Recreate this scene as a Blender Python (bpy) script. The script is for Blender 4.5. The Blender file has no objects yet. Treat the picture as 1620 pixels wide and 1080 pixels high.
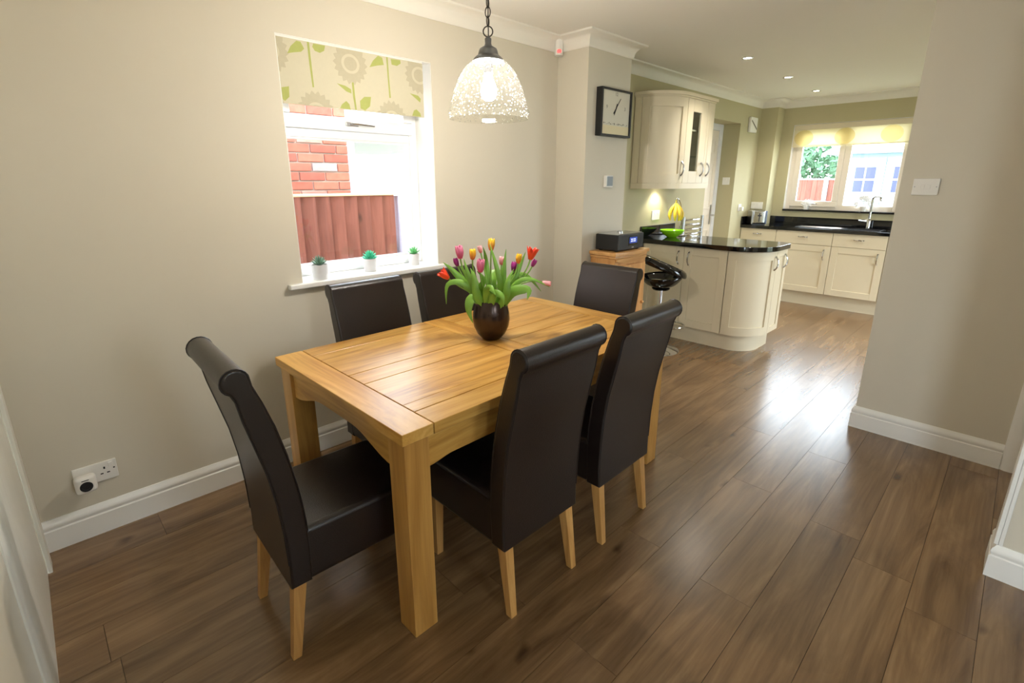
import bpy, bmesh, math, random
from mathutils import Vector, Matrix

random.seed(11)
PI = math.pi
R = math.radians
SC = bpy.context.scene
COL = SC.collection

# ------------------------------------------------------------------ camera, world, exposure
cam_d = bpy.data.cameras.new('camera')
cam_d.sensor_width = 36.0
cam_d.lens = 36.0 * 784.67 / 1620.0
cam_d.shift_y = -37.56 / 1620.0
cam_d.clip_start = 0.02
cam_d.clip_end = 200
cam = bpy.data.objects.new('camera', cam_d)
COL.objects.link(cam)
cam.location = (0, 0, 1.479)
cam.rotation_euler = (PI / 2 - 0.26743, 0, 0.79505 - PI / 2)
SC.camera = cam

world = bpy.data.worlds.new('overcast_sky')
SC.world = world
world.use_nodes = True
wn = world.node_tree.nodes
wn['Background'].inputs[0].default_value = (0.80, 0.90, 1.0, 1)
wn['Background'].inputs[1].default_value = 9.5

SC.view_settings.view_transform = 'Standard'
SC.view_settings.look = 'None'
SC.view_settings.gamma = 1.0
SC.view_settings.use_curve_mapping = False
SC.view_settings.exposure = 0.88
PENDANT = 360.0          # bulb emission strength
DOWN = 23.0              # downlight spot power


def portal(loc, rot, sx, sy):
    l = bpy.data.lights.new('daylight_portal', 'AREA')
    l.shape = 'RECTANGLE'
    l.size, l.size_y = sx, sy
    l.cycles.is_portal = True
    o = bpy.data.objects.new('daylight_portal', l)
    COL.objects.link(o)
    o.location = loc
    o.rotation_euler = rot


portal((1.44, 2.90, 1.55), (R(-90), 0, 0), 0.90, 1.2)
portal((7.50, 1.66, 1.65), (0, R(90), 0), 1.05, 1.25)
portal((0.60, -1.60, 1.7), (R(90), 0, 0), 0.6, 0.8)
portal((-0.38, -0.98, 1.05), (0, R(-90), 0), 2.05, 0.54)
portal((5.4, -1.50, 1.05), (R(90), 0, 0), 1.2, 2.1)


# ------------------------------------------------------------------ helpers
def lin(c):
    return tuple(((v / 255) / 12.92 if v / 255 <= 0.04045 else ((v / 255 + 0.055) / 1.055) ** 2.4) for v in c)


def mat(name, rgb, rough=0.5, metal=0.0, spec=0.5, coat=0.0, noise=0.0, nscale=20.0, bump=0.0, bscale=200.0, emit=None, estr=0.0, trans=0.0):
    m = bpy.data.materials.new(name)
    m.use_nodes = True
    nt = m.node_tree
    b = nt.nodes['Principled BSDF']
    c = lin(rgb)
    b.inputs['Base Color'].default_value = (*c, 1)
    b.inputs['Roughness'].default_value = rough
    b.inputs['Metallic'].default_value = metal
    b.inputs['Specular IOR Level'].default_value = spec
    b.inputs['Coat Weight'].default_value = coat
    b.inputs['Coat Roughness'].default_value = 0.08
    if trans:
        b.inputs['Transmission Weight'].default_value = trans
    if emit:
        b.inputs['Emission Color'].default_value = (*lin(emit), 1)
        b.inputs['Emission Strength'].default_value = estr
    tc = nt.nodes.new('ShaderNodeTexCoord')
    if noise:
        n = nt.nodes.new('ShaderNodeTexNoise')
        n.inputs['Scale'].default_value = nscale
        n.inputs['Detail'].default_value = 5
        nt.links.new(tc.outputs['Object'], n.inputs['Vector'])
        mx = nt.nodes.new('ShaderNodeMix')
        mx.data_type = 'RGBA'
        mx.inputs[6].default_value = (*[max(0, v * (1 - noise)) for v in c], 1)
        mx.inputs[7].default_value = (*[min(1, v * (1 + noise)) for v in c], 1)
        nt.links.new(n.outputs['Fac'], mx.inputs[0])
        nt.links.new(mx.outputs[2], b.inputs['Base Color'])
    if bump:
        n2 = nt.nodes.new('ShaderNodeTexNoise')
        n2.inputs['Scale'].default_value = bscale
        n2.inputs['Detail'].default_value = 3
        nt.links.new(tc.outputs['Object'], n2.inputs['Vector'])
        bp = nt.nodes.new('ShaderNodeBump')
        bp.inputs['Strength'].default_value = bump
        bp.inputs['Distance'].default_value = 0.002
        nt.links.new(n2.outputs['Fac'], bp.inputs['Height'])
        nt.links.new(bp.outputs['Normal'], b.inputs['Normal'])
    return m


def wood(name, stops, axis='x', rough=0.35, across=14.0, along=1.2, vary=0.15, knots=False, bump=0.08, coat=0.0, spec=0.5, dist=1.0, coat_rough=0.12):
    """procedural timber: grain stretched along one object axis, shifted per object"""
    m = bpy.data.materials.new(name)
    m.use_nodes = True
    nt = m.node_tree
    N, L = nt.nodes.new, nt.links.new
    b = nt.nodes['Principled BSDF']
    b.inputs['Roughness'].default_value = rough
    b.inputs['Coat Weight'].default_value = coat
    b.inputs['Coat Roughness'].default_value = coat_rough
    b.inputs['Specular IOR Level'].default_value = spec
    tc = N('ShaderNodeTexCoord')
    oi = N('ShaderNodeObjectInfo')
    ml = N('ShaderNodeMath'); ml.operation = 'MULTIPLY'; ml.inputs[1].default_value = 61.7
    L(oi.outputs['Random'], ml.inputs[0])
    cb = N('ShaderNodeCombineXYZ')
    for i in range(3):
        L(ml.outputs[0], cb.inputs[i])
    ad = N('ShaderNodeVectorMath'); ad.operation = 'ADD'
    L(tc.outputs['Object'], ad.inputs[0]); L(cb.outputs[0], ad.inputs[1])
    mp = N('ShaderNodeMapping')
    s = [across] * 3
    s['xyz'.index(axis)] = along
    mp.inputs['Scale'].default_value = s
    L(ad.outputs[0], mp.inputs['Vector'])
    n1 = N('ShaderNodeTexNoise'); n1.inputs['Scale'].default_value = 1.0; n1.inputs['Detail'].default_value = 9; n1.inputs['Roughness'].default_value = 0.58; n1.inputs['Distortion'].default_value = dist
    L(mp.outputs[0], n1.inputs['Vector'])
    mp2 = N('ShaderNodeMapping')
    s2 = [across * 9] * 3
    s2['xyz'.index(axis)] = along * 2.5
    mp2.inputs['Scale'].default_value = s2
    L(ad.outputs[0], mp2.inputs['Vector'])
    n2 = N('ShaderNodeTexNoise'); n2.inputs['Scale'].default_value = 1.0; n2.inputs['Detail'].default_value = 3
    L(mp2.outputs[0], n2.inputs['Vector'])
    mxf = N('ShaderNodeMath'); mxf.operation = 'MULTIPLY_ADD'; mxf.inputs[1].default_value = 0.26; mxf.inputs[2].default_value = -0.13
    L(n2.outputs['Fac'], mxf.inputs[0])
    sm = N('ShaderNodeMath'); sm.operation = 'ADD'
    L(n1.outputs['Fac'], sm.inputs[0]); L(mxf.outputs[0], sm.inputs[1])
    cr = N('ShaderNodeValToRGB')
    cr.color_ramp.elements[0].position = stops[0][0]
    cr.color_ramp.elements[0].color = (*lin(stops[0][1]), 1)
    cr.color_ramp.elements[1].position = stops[-1][0]
    cr.color_ramp.elements[1].color = (*lin(stops[-1][1]), 1)
    for p, c in stops[1:-1]:
        e = cr.color_ramp.elements.new(p)
        e.color = (*lin(c), 1)
    L(sm.outputs[0], cr.inputs['Fac'])
    col = cr.outputs['Color']
    if knots:
        mp3 = N('ShaderNodeMapping')
        s3 = [4.6] * 3
        s3['xyz'.index(axis)] = 2.3
        mp3.inputs['Scale'].default_value = s3
        L(ad.outputs[0], mp3.inputs['Vector'])
        wob = N('ShaderNodeTexNoise'); wob.inputs['Scale'].default_value = 6.0
        L(ad.outputs[0], wob.inputs['Vector'])
        wa = N('ShaderNodeVectorMath'); wa.operation = 'MULTIPLY_ADD'
        wa.inputs[1].default_value = (0.35, 0.35, 0.35)
        L(wob.outputs['Color'], wa.inputs[0]); L(mp3.outputs[0], wa.inputs[2])
        vo = N('ShaderNodeTexVoronoi'); vo.inputs['Scale'].default_value = 1.0
        L(wa.outputs[0], vo.inputs['Vector'])
        kr = N('ShaderNodeValToRGB')
        kr.color_ramp.elements[0].position = 0.03; kr.color_ramp.elements[0].color = (0.25, 0.2, 0.17, 1)
        kr.color_ramp.elements[1].position = 0.12; kr.color_ramp.elements[1].color = (1, 1, 1, 1)
        L(vo.outputs['Distance'], kr.inputs['Fac'])
        km = N('ShaderNodeMix'); km.data_type = 'RGBA'; km.blend_type = 'MULTIPLY'; km.inputs[0].default_value = 0.75
        L(col, km.inputs[6]); L(kr.outputs['Color'], km.inputs[7])
        col = km.outputs[2]
    hs = N('ShaderNodeHueSaturation')
    mr = N('ShaderNodeMapRange'); mr.inputs['To Min'].default_value = 1 - vary; mr.inputs['To Max'].default_value = 1 + vary
    L(oi.outputs['Random'], mr.inputs['Value']); L(mr.outputs[0], hs.inputs['Value'])
    L(col, hs.inputs['Color'])
    L(hs.outputs['Color'], b.inputs['Base Color'])
    bp = N('ShaderNodeBump'); bp.inputs['Strength'].default_value = bump; bp.inputs['Distance'].default_value = 0.002
    L(sm.outputs[0], bp.inputs['Height']); L(bp.outputs['Normal'], b.inputs['Normal'])
    return m


def thin_glass(name, tint=(1, 1, 1), ior=1.5, extra=0.0):
    m = bpy.data.materials.new(name)
    m.use_nodes = True
    nt = m.node_tree
    for n in list(nt.nodes):
        nt.nodes.remove(n)
    N, L = nt.nodes.new, nt.links.new
    out = N('ShaderNodeOutputMaterial')
    t = N('ShaderNodeBsdfTransparent'); t.inputs[0].default_value = (*tint, 1)
    g = N('ShaderNodeBsdfGlossy'); g.inputs['Roughness'].default_value = 0.0
    f = N('ShaderNodeLayerWeight'); f.inputs['Blend'].default_value = 0.5
    p = N('ShaderNodeMath'); p.operation = 'POWER'; p.inputs[1].default_value = 4.5
    L(f.outputs['Facing'], p.inputs[0])
    a = N('ShaderNodeMath'); a.operation = 'MULTIPLY_ADD'; a.inputs[1].default_value = 0.6; a.inputs[2].default_value = 0.03 + extra
    L(p.outputs[0], a.inputs[0])
    x = N('ShaderNodeMixShader')
    L(a.outputs[0], x.inputs[0]); L(t.outputs[0], x.inputs[1]); L(g.outputs[0], x.inputs[2])
    L(x.outputs[0], out.inputs[0])
    return m


def seeded_glass(name):
    """clear blown glass full of tiny bubbles that scatter the lamp's light"""
    m = bpy.data.materials.new(name)
    m.use_nodes = True
    nt = m.node_tree
    for n in list(nt.nodes):
        nt.nodes.remove(n)
    N, L = nt.nodes.new, nt.links.new
    out = N('ShaderNodeOutputMaterial')
    t = N('ShaderNodeBsdfTransparent'); t.inputs[0].default_value = (0.97, 0.97, 0.95, 1)
    g = N('ShaderNodeBsdfGlossy'); g.inputs['Roughness'].default_value = 0.04
    tr = N('ShaderNodeBsdfTranslucent'); tr.inputs[0].default_value = (0.95, 0.95, 0.92, 1)
    tc = N('ShaderNodeTexCoord')
    vo = N('ShaderNodeTexVoronoi'); vo.inputs['Scale'].default_value = 85.0
    L(tc.outputs['Object'], vo.inputs['Vector'])
    nz = N('ShaderNodeTexNoise'); nz.inputs['Scale'].default_value = 45.0
    L(tc.outputs['Object'], nz.inputs['Vector'])
    cr = N('ShaderNodeMapRange')
    cr.inputs['From Min'].default_value = 0.14; cr.inputs['From Max'].default_value = 0.24
    cr.inputs['To Min'].default_value = 0.34; cr.inputs['To Max'].default_value = 0.005
    L(vo.outputs['Distance'], cr.inputs['Value'])
    x = N('ShaderNodeMixShader')
    L(cr.outputs[0], x.inputs[0]); L(t.outputs[0], x.inputs[1]); L(tr.outputs[0], x.inputs[2])
    f = N('ShaderNodeLayerWeight'); f.inputs['Blend'].default_value = 0.5
    p = N('ShaderNodeMath'); p.operation = 'POWER'; p.inputs[1].default_value = 5.0
    L(f.outputs['Facing'], p.inputs[0])
    a = N('ShaderNodeMath'); a.operation = 'MULTIPLY_ADD'; a.inputs[1].default_value = 0.5; a.inputs[2].default_value = 0.02
    L(p.outputs[0], a.inputs[0])
    y = N('ShaderNodeMixShader')
    L(a.outputs[0], y.inputs[0]); L(x.outputs[0], y.inputs[1]); L(g.outputs[0], y.inputs[2])
    L(y.outputs[0], out.inputs[0])
    return m


class MB:
    """collects shapes into one mesh"""
    def __init__(self):
        self.bm = bmesh.new()
        self.bev = False

    def _bevel(self, verts, w, seg):
        self.bev = True
        es = {e for v in verts for e in v.link_edges}
        bmesh.ops.bevel(self.bm, geom=list(es), offset=w, segments=seg, profile=0.5, affect='EDGES', clamp_overlap=True)

    def box(self, x0, x1, y0, y1, z0, z1, bev=0.0, seg=2, M=None):
        x0, x1 = min(x0, x1), max(x0, x1)
        y0, y1 = min(y0, y1), max(y0, y1)
        mm = Matrix.Translation(((x0 + x1) / 2, (y0 + y1) / 2, (z0 + z1) / 2)) @ Matrix.Diagonal((x1 - x0, y1 - y0, z1 - z0, 1))
        if M is not None:
            mm = M @ mm
        r = bmesh.ops.create_cube(self.bm, size=1, matrix=mm)
        if bev:
            self._bevel(r['verts'], bev, seg)
        return self

    def taper(self, c0, s0, c1, s1, bev=0.0):
        """square bar from centre c0 (full sizes s0) to centre c1 (sizes s1)"""
        vs = []
        for c, s in ((c0, s0), (c1, s1)):
            for dx, dy in ((-1, -1), (1, -1), (1, 1), (-1, 1)):
                vs.append(self.bm.verts.new((c[0] + dx * s[0] / 2, c[1] + dy * s[1] / 2, c[2])))
        f = self.bm.faces.new
        fs = [f(vs[0:4][::-1]), f(vs[4:8])] + [f((vs[i], vs[(i + 1) % 4], vs[4 + (i + 1) % 4], vs[4 + i])) for i in range(4)]
        bmesh.ops.recalc_face_normals(self.bm, faces=fs)
        if bev:
            self._bevel(vs, bev, 2)
        return self

    def prism(self, poly, to3, d0, d1, bev=0.0, seg=2):
        """poly: 2-D outline; to3(u, v, d) -> xyz"""
        a = [self.bm.verts.new(to3(u, v, d0)) for u, v in poly]
        b = [self.bm.verts.new(to3(u, v, d1)) for u, v in poly]
        n = len(poly)
        fs = [self.bm.faces.new(a[::-1]), self.bm.faces.new(b)]
        for i in range(n):
            fs.append(self.bm.faces.new((a[i], a[(i + 1) % n], b[(i + 1) % n], b[i])))
        bmesh.ops.recalc_face_normals(self.bm, faces=fs)
        if bev:
            self.bev = True
            es = list(fs[0].edges) + list(fs[1].edges)
            bmesh.ops.bevel(self.bm, geom=es, offset=bev, segments=seg, profile=0.5, affect='EDGES', clamp_overlap=True)
        return self

    def lathe(self, prof, n=32, c=(0, 0, 0), M=None):
        rings = []
        for r, z in prof:
            ring = []
            for i in range(n):
                a = 2 * PI * i / n
                p = Vector((c[0] + r * math.cos(a), c[1] + r * math.sin(a), c[2] + z))
                if M is not None:
                    p = M @ p
                ring.append(self.bm.verts.new(p))
            rings.append(ring)
        fs = []
        for k in range(len(rings) - 1):
            for i in range(n):
                fs.append(self.bm.faces.new((rings[k][i], rings[k][(i + 1) % n], rings[k + 1][(i + 1) % n], rings[k + 1][i])))
        if prof[0][0] > 1e-5:
            fs.append(self.bm.faces.new(rings[0][::-1]))
        if prof[-1][0] > 1e-5:
            fs.append(self.bm.faces.new(rings[-1]))
        bmesh.ops.remove_doubles(self.bm, verts=[v for rg in rings for v in rg], dist=1e-6)
        bmesh.ops.recalc_face_normals(self.bm, faces=[f for f in self.bm.faces])
        return self

    def cyl(self, p0, p1, r, n=16, r1=None):
        return self.tube([p0, p1], [r, r if r1 is None else r1], n)

    def tube(self, pts, r, n=8, closed=False, flat=None):
        """round bar along points; flat=(sx, sz) squashes the section"""
        P = [Vector(p) for p in pts]
        k = len(P)
        rs = r if isinstance(r, (list, tuple)) else [r] * k
        rings = []
        prev = None
        for i in range(k):
            if closed:
                t = (P[(i + 1) % k] - P[i - 1]).normalized()
            else:
                t = (P[min(i + 1, k - 1)] - P[max(i - 1, 0)]).normalized()
            up = Vector((0, 0, 1)) if abs(t.z) < 0.95 else Vector((1, 0, 0))
            if prev is not None:
                s = prev - t * prev.dot(t)
                s = s.normalized() if s.length > 1e-4 else t.cross(up).normalized()
            else:
                s = t.cross(up).normalized()
            prev = s
            u = s.cross(t)
            fx, fz = flat or (1, 1)
            rings.append([self.bm.verts.new(P[i] + s * (math.cos(2 * PI * j / n) * rs[i] * fx) + u * (math.sin(2 * PI * j / n) * rs[i] * fz)) for j in range(n)])
        fs = []
        for i in range(k if closed else k - 1):
            a, b = rings[i], rings[(i + 1) % k]
            for j in range(n):
                fs.append(self.bm.faces.new((a[j], a[(j + 1) % n], b[(j + 1) % n], b[j])))
        if not closed:
            fs.append(self.bm.faces.new(rings[0][::-1]))
            fs.append(self.bm.faces.new(rings[-1]))
        bmesh.ops.recalc_face_normals(self.bm, faces=fs)
        return self

    def grid(self, fn, nu, nv, wrap_u=False):
        vs = [[self.bm.verts.new(fn(i / nu, j / nv)) for j in range(nv + 1)] for i in range(nu if wrap_u else nu + 1)]
        m = len(vs)
        for i in range(nu):
            for j in range(nv):
                self.bm.faces.new((vs[i][j], vs[(i + 1) % m][j], vs[(i + 1) % m][j + 1], vs[i][j + 1]))
        return self

    def sphere(self, c, r, sx=1, sy=1, sz=1, sub=2):
        bmesh.ops.create_icosphere(self.bm, subdivisions=sub, radius=1, matrix=Matrix.Translation(c) @ Matrix.Diagonal((r * sx, r * sy, r * sz, 1)))
        return self

    def sweep(self, prof, path):
        """prof: (d, z), d to the RIGHT of the walking direction; path: xy points, mitred"""
        P = [Vector(p) for p in path]
        secs = []
        for i, p in enumerate(P):
            d1 = (P[i] - P[i - 1]).normalized() if i else None
            d2 = (P[i + 1] - P[i]).normalized() if i < len(P) - 1 else None
            n1 = Vector((d1.y, -d1.x)) if d1 else None
            n2 = Vector((d2.y, -d2.x)) if d2 else None
            mv = n2 if n1 is None else n1 if n2 is None else (n1 + n2) / (1 + n1.dot(n2))
            secs.append([self.bm.verts.new((p.x + mv.x * d, p.y + mv.y * d, z)) for d, z in prof])
        n = len(prof)
        fs = []
        for i in range(len(secs) - 1):
            for j in range(n):
                fs.append(self.bm.faces.new((secs[i][j], secs[i][(j + 1) % n], secs[i + 1][(j + 1) % n], secs[i + 1][j])))
        fs.append(self.bm.faces.new(secs[0])); fs.append(self.bm.faces.new(secs[-1][::-1]))
        bmesh.ops.recalc_face_normals(self.bm, faces=fs)
        return self

    def mesh(self, name, material, smooth=35):
        me = bpy.data.meshes.new(name)
        self.bm.to_mesh(me)
        self.bm.free()
        if smooth:
            me.polygons.foreach_set('use_smooth', [True] * len(me.polygons))
            me.set_sharp_from_angle(angle=R(smooth))
        me.materials.append(material)
        return me

    def build(self, name, material, parent=None, loc=None, rot=None, smooth=35):
        o = bpy.data.objects.new(name, self.mesh(name, material, smooth))
        COL.objects.link(o)
        if parent is not None:
            o.parent = parent
        if self.bev and smooth:
            wnm = o.modifiers.new('even_shading', 'WEIGHTED_NORMAL')
            wnm.keep_sharp = True
        if loc:
            o.location = loc
        if rot:
            o.rotation_euler = rot
        return o


def tag(o, label, cat, group=None):
    o['label'] = label
    o['category'] = cat
    if group:
        o['group'] = group
    return o


def thing(name, label, cat, loc=(0, 0, 0), rz=0.0, group=None):
    o = bpy.data.objects.new(name, None)
    o.empty_display_size = 0.1
    COL.objects.link(o)
    o.location = loc
    o.rotation_euler = (0, 0, rz)
    return tag(o, label, cat, group)


def struct(o, label=None):
    o['kind'] = 'structure'
    if label:
        o['label'] = label
    return o


def sroot(name, label):
    o = bpy.data.objects.new(name, None)
    COL.objects.link(o)
    return struct(o, label)


def copy_tree(o, parent=None):
    c = o.copy()
    COL.objects.link(c)
    if parent is not None:
        c.parent = parent
    for ch in list(o.children):
        copy_tree(ch, c)
    return c


def holed(bm, axis, a0, a1, t0, t1, z0, z1, h):
    """wall slab along 'x' or 'y' with one rectangular opening h=(h0, h1, hz0, hz1)"""
    def bx(u0, u1, v0, v1):
        if u1 - u0 < 1e-4 or v1 - v0 < 1e-4:
            return
        if axis == 'x':
            bm.box(u0, u1, t0, t1, v0, v1)
        else:
            bm.box(t0, t1, u0, u1, v0, v1)
    bx(a0, h[0], z0, z1); bx(h[1], a1, z0, z1)
    bx(h[0], h[1], z0, h[2]); bx(h[0], h[1], h[3], z1)
    return bm


# ------------------------------------------------------------------ materials
M_BEIGE = mat('beige_wall_paint', (213, 206, 189), 0.75, noise=0.02, nscale=3, bump=0.05, bscale=300)
M_OLIVE = mat('olive_wall_paint', (190, 182, 146), 0.75, noise=0.02, nscale=3, bump=0.05, bscale=300)
M_CEIL = mat('ceiling_paint', (240, 236, 228), 0.85, noise=0.01, nscale=3)
M_WHITE = mat('white_gloss_paint', (240, 239, 234), 0.3, noise=0.01, nscale=5)
M_COVE = mat('white_plaster_moulding', (240, 236, 226), 0.7, noise=0.01, nscale=5)
M_UPVC = mat('white_plastic_frame', (243, 244, 246), 0.25, noise=0.005, nscale=5)
M_CREAMPVC = mat('cream_plastic_frame', (238, 228, 212), 0.3, noise=0.01, nscale=5)
M_PLANK = wood('brown_oak_laminate', [(0.22, (88, 64, 41)), (0.5, (124, 95, 64)), (0.78, (152, 121, 86))], 'x', rough=0.27, across=9, along=1.2, vary=0.09, knots=True, bump=0.05, spec=0.6, dist=1.4, coat=0.4, coat_rough=0.26)
M_SUB = mat('dark_underlay', (50, 38, 28), 0.9, noise=0.1)
OAK = [(0.26, (164, 114, 50)), (0.5, (206, 157, 80)), (0.74, (226, 184, 108))]
M_OAKX = wood('golden_oak_long_grain', OAK, 'x', rough=0.30, across=8, along=1.1, vary=0.10, spec=0.32, dist=2.6)
M_OAKZ = wood('golden_oak_upright_grain', [(0.24, (172, 122, 58)), (0.5, (202, 152, 80)), (0.78, (220, 176, 106))], 'z', rough=0.32, across=15, along=1.2, vary=0.05, coat=0.1)
M_LEG = wood('pale_oak_leg', [(0.3, (176, 124, 64)), (0.7, (212, 164, 98))], 'z', rough=0.35, across=22, along=1.5, vary=0.05)
M_PINE = wood('orange_pine', [(0.3, (184, 126, 66)), (0.7, (222, 168, 104))], 'z', rough=0.4, across=16, along=1.2, vary=0.04)
M_PINEX = wood('orange_pine_flat', [(0.3, (190, 132, 70)), (0.7, (226, 174, 110))], 'x', rough=0.35, across=16, along=1.2, vary=0.04)
M_LEATHER = mat('dark_brown_leather', (31, 23, 21), 0.30, spec=0.6, noise=0.22, nscale=7, bump=0.35, bscale=260)
M_PIPING = mat('black_brown_piping', (30, 22, 20), 0.4, noise=0.1)
M_CREAM = mat('cream_cabinet_paint', (226, 214, 186), 0.42, noise=0.015, nscale=6)
M_GRANITE = mat('black_granite', (16, 16, 17), 0.08, spec=0.6, noise=0.5, nscale=400)
M_CHROME = mat('polished_chrome', (220, 222, 226), 0.08, metal=1.0, noise=0.01)
M_STEEL = mat('brushed_steel', (190, 190, 192), 0.28, metal=1.0, noise=0.03, nscale=60)
M_BLACKGL = mat('gloss_black_plastic', (8, 8, 9), 0.07, spec=0.6, noise=0.1)
M_BLACK = mat('matt_black_plastic', (22, 22, 24), 0.45, noise=0.1, nscale=40)
M_DARKPLAS = mat('charcoal_plastic', (38, 38, 42), 0.4, noise=0.1, nscale=40)
M_PLASTIC = mat('white_plastic', (238, 236, 230), 0.3, noise=0.01)
M_GLASS = thin_glass('window_glass', (0.97, 0.98, 0.98))
M_CABGLASS = thin_glass('cabinet_glass', (0.90, 0.94, 0.95))
M_SEED = seeded_glass('seeded_lamp_glass')
M_PEWTER = mat('weathered_grey_metal', (120, 122, 124), 0.4, metal=0.7, noise=0.1, nscale=60)
M_IRON = mat('dark_chain_metal', (70, 66, 62), 0.4, metal=0.8, noise=0.1)
M_BULB = mat('lit_bulb', (255, 250, 240), 0.5, emit=(255, 247, 238), estr=PENDANT)
M_LED = mat('lit_downlight', (255, 250, 240), 0.5, emit=(255, 240, 222), estr=28.0)
M_VASE = mat('bronze_glazed_ceramic', (70, 56, 50), 0.24, metal=0.65, spec=0.6, noise=0.35, nscale=14)
M_LEAF = mat('tulip_leaf', (122, 170, 62), 0.42, noise=0.25, nscale=18)
M_STEM = mat('tulip_stem', (130, 172, 74), 0.5, noise=0.1, nscale=30)
M_FABRIC = mat('cream_blind_fabric', (204, 198, 174), 0.9, noise=0.03, nscale=60, bump=0.1, bscale=900)
M_PRINTG = mat('green_leaf_print', (172, 178, 104), 0.9, noise=0.08, nscale=60)
M_PRINTB = mat('beige_flower_print', (188, 181, 156), 0.9, noise=0.06, nscale=60)
M_FABRIC2 = mat('pale_yellow_blind_fabric', (248, 240, 210), 0.9, noise=0.02, nscale=60)
nt2 = M_FABRIC2.node_tree
trn = nt2.nodes.new('ShaderNodeBsdfTranslucent'); trn.inputs[0].default_value = (*lin((252, 246, 226)), 1)
mxs = nt2.nodes.new('ShaderNodeMixShader'); mxs.inputs[0].default_value = 0.42
nt2.links.new(nt2.nodes['Principled BSDF'].outputs[0], mxs.inputs[1]); nt2.links.new(trn.outputs[0], mxs.inputs[2])
nt2.links.new(mxs.outputs[0], nt2.nodes['Material Output'].inputs[0])
M_PRINTY = mat('yellow_circle_print', (246, 234, 190), 0.9, noise=0.03, nscale=60)

# ------------------------------------------------------------------ setting: floor
fl = MB().box(-0.36, 7.45, -1.7, 2.9, -0.12, -0.012).build('floor', M_SUB, smooth=0)
struct(fl, 'brown wood-effect laminate floor running from dining area into kitchen')
JOINT = {1: 2.315, 2: 1.627, 3: 2.405, 4: 1.67, 5: 2.395}
PL, PW = 1.34, 0.193
plank_mesh = {}


def plank(x0, x1, y0, y1):
    key = (round(x1 - x0, 3), round(y1 - y0, 3))
    if key not in plank_mesh:
        g = 0.0007
        lx, ly = (x1 - x0) / 2 - g, (y1 - y0) / 2 - g
        plank_mesh[key] = MB().box(-lx, lx, -ly, ly, -0.0115, 0.0).mesh('plank', M_PLANK, 0)
    o = bpy.data.objects.new('plank', plank_mesh[key])
    COL.objects.link(o)
    o.parent = fl
    o.location = ((x0 + x1) / 2, (y0 + y1) / 2, 0)


for k in range(-8, 14):
    y0, y1 = 0.043 + PW * k, 0.043 + PW * (k + 1)
    y0, y1 = max(y0, -1.4), min(y1, 2.58)
    if y1 - y0 < 0.01:
        continue
    j = JOINT.get(k, random.uniform(0, PL))
    x = j - PL * math.ceil((j + 0.16) / PL)
    while x < 7.18:
        a, b = max(x, -0.205), min(x + PL, 7.18)
        if b - a > 0.02:
            plank(a, b, y0, y1)
        x += PL

# ------------------------------------------------------------------ setting: walls and ceiling
CZ = 2.46
struct(MB().box(-0.36, 7.45, -1.7, 2.9, CZ, CZ + 0.1).build('ceiling', M_CEIL, smooth=0), 'plain off-white ceiling')
struct(holed(MB(), 'x', -0.36, 3.0, 2.583, 2.863, -0.012, CZ, (1.002, 1.876, 0.945, 2.143)).build('wall_left', M_BEIGE, smooth=0), 'beige dining wall with the window')
struct(MB().box(3.0, 3.528, 2.308, 2.863, -0.012, CZ).build('wall_pier', M_BEIGE, smooth=0), 'beige wall pier carrying the clock')
struct(holed(MB(), 'x', 3.528, 7.2, 2.60, 2.90, -0.012, CZ, (5.60, 6.376, -0.012, 2.15)).build('wall_kitchen', M_OLIVE, smooth=0), 'olive kitchen wall with recessed door')
struct(MB().box(6.98, 7.2, 2.40, 2.60, -0.012, CZ).build('wall_boxing', M_OLIVE, smooth=0), 'olive boxed-in kitchen corner')
struct(holed(MB(), 'y', -1.7, 2.9, 7.2, 7.45, -0.012, CZ, (1.055, 2.265, 1.115, 2.165)).build('wall_far', M_OLIVE, smooth=0), 'olive far kitchen wall with the sink window')
struct(MB().box(3.51, 3.62, -0.235, 0.523, -0.012, CZ).build('wall_right', M_BEIGE, smooth=0), 'beige wall stub between dining area and kitchen')
struct(MB().box(3.51, 3.62, -1.4, -0.235, 2.05, CZ).build('wall_lintel', M_BEIGE, smooth=0), 'beige wall above the side doorway')
struct(MB().box(2.456, 2.60, -1.4, -0.172, -0.012, CZ).build('wall_near', M_BEIGE, smooth=0), 'beige wall end nearest the camera')
struct(holed(MB(), 'x', -0.36, 3.62, -1.7, -1.4, -0.012, CZ, (0.3, 0.9, 1.3, 2.1)).build('wall_side', M_BEIGE, smooth=0), 'beige side wall')
struct(holed(MB(), 'x', 3.62, 7.2, -1.55, -1.4, -0.012, CZ, (4.8, 6.0, -0.012, 2.1)).build('wall_garden', M_OLIVE, smooth=0), 'olive kitchen wall with an opening for the added daylight doors')
wb = holed(MB(), 'y', 0.5, 2.583, -0.36, -0.16, -0.012, CZ, (1.50, 2.42, -0.012, 2.04))
struct(holed(wb, 'y', -1.4, 0.5, -0.36, -0.16, -0.012, CZ, (-1.25, -0.71, -0.012, 2.06)).build('wall_back', M_BEIGE, smooth=0), 'beige wall with a white door')

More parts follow.
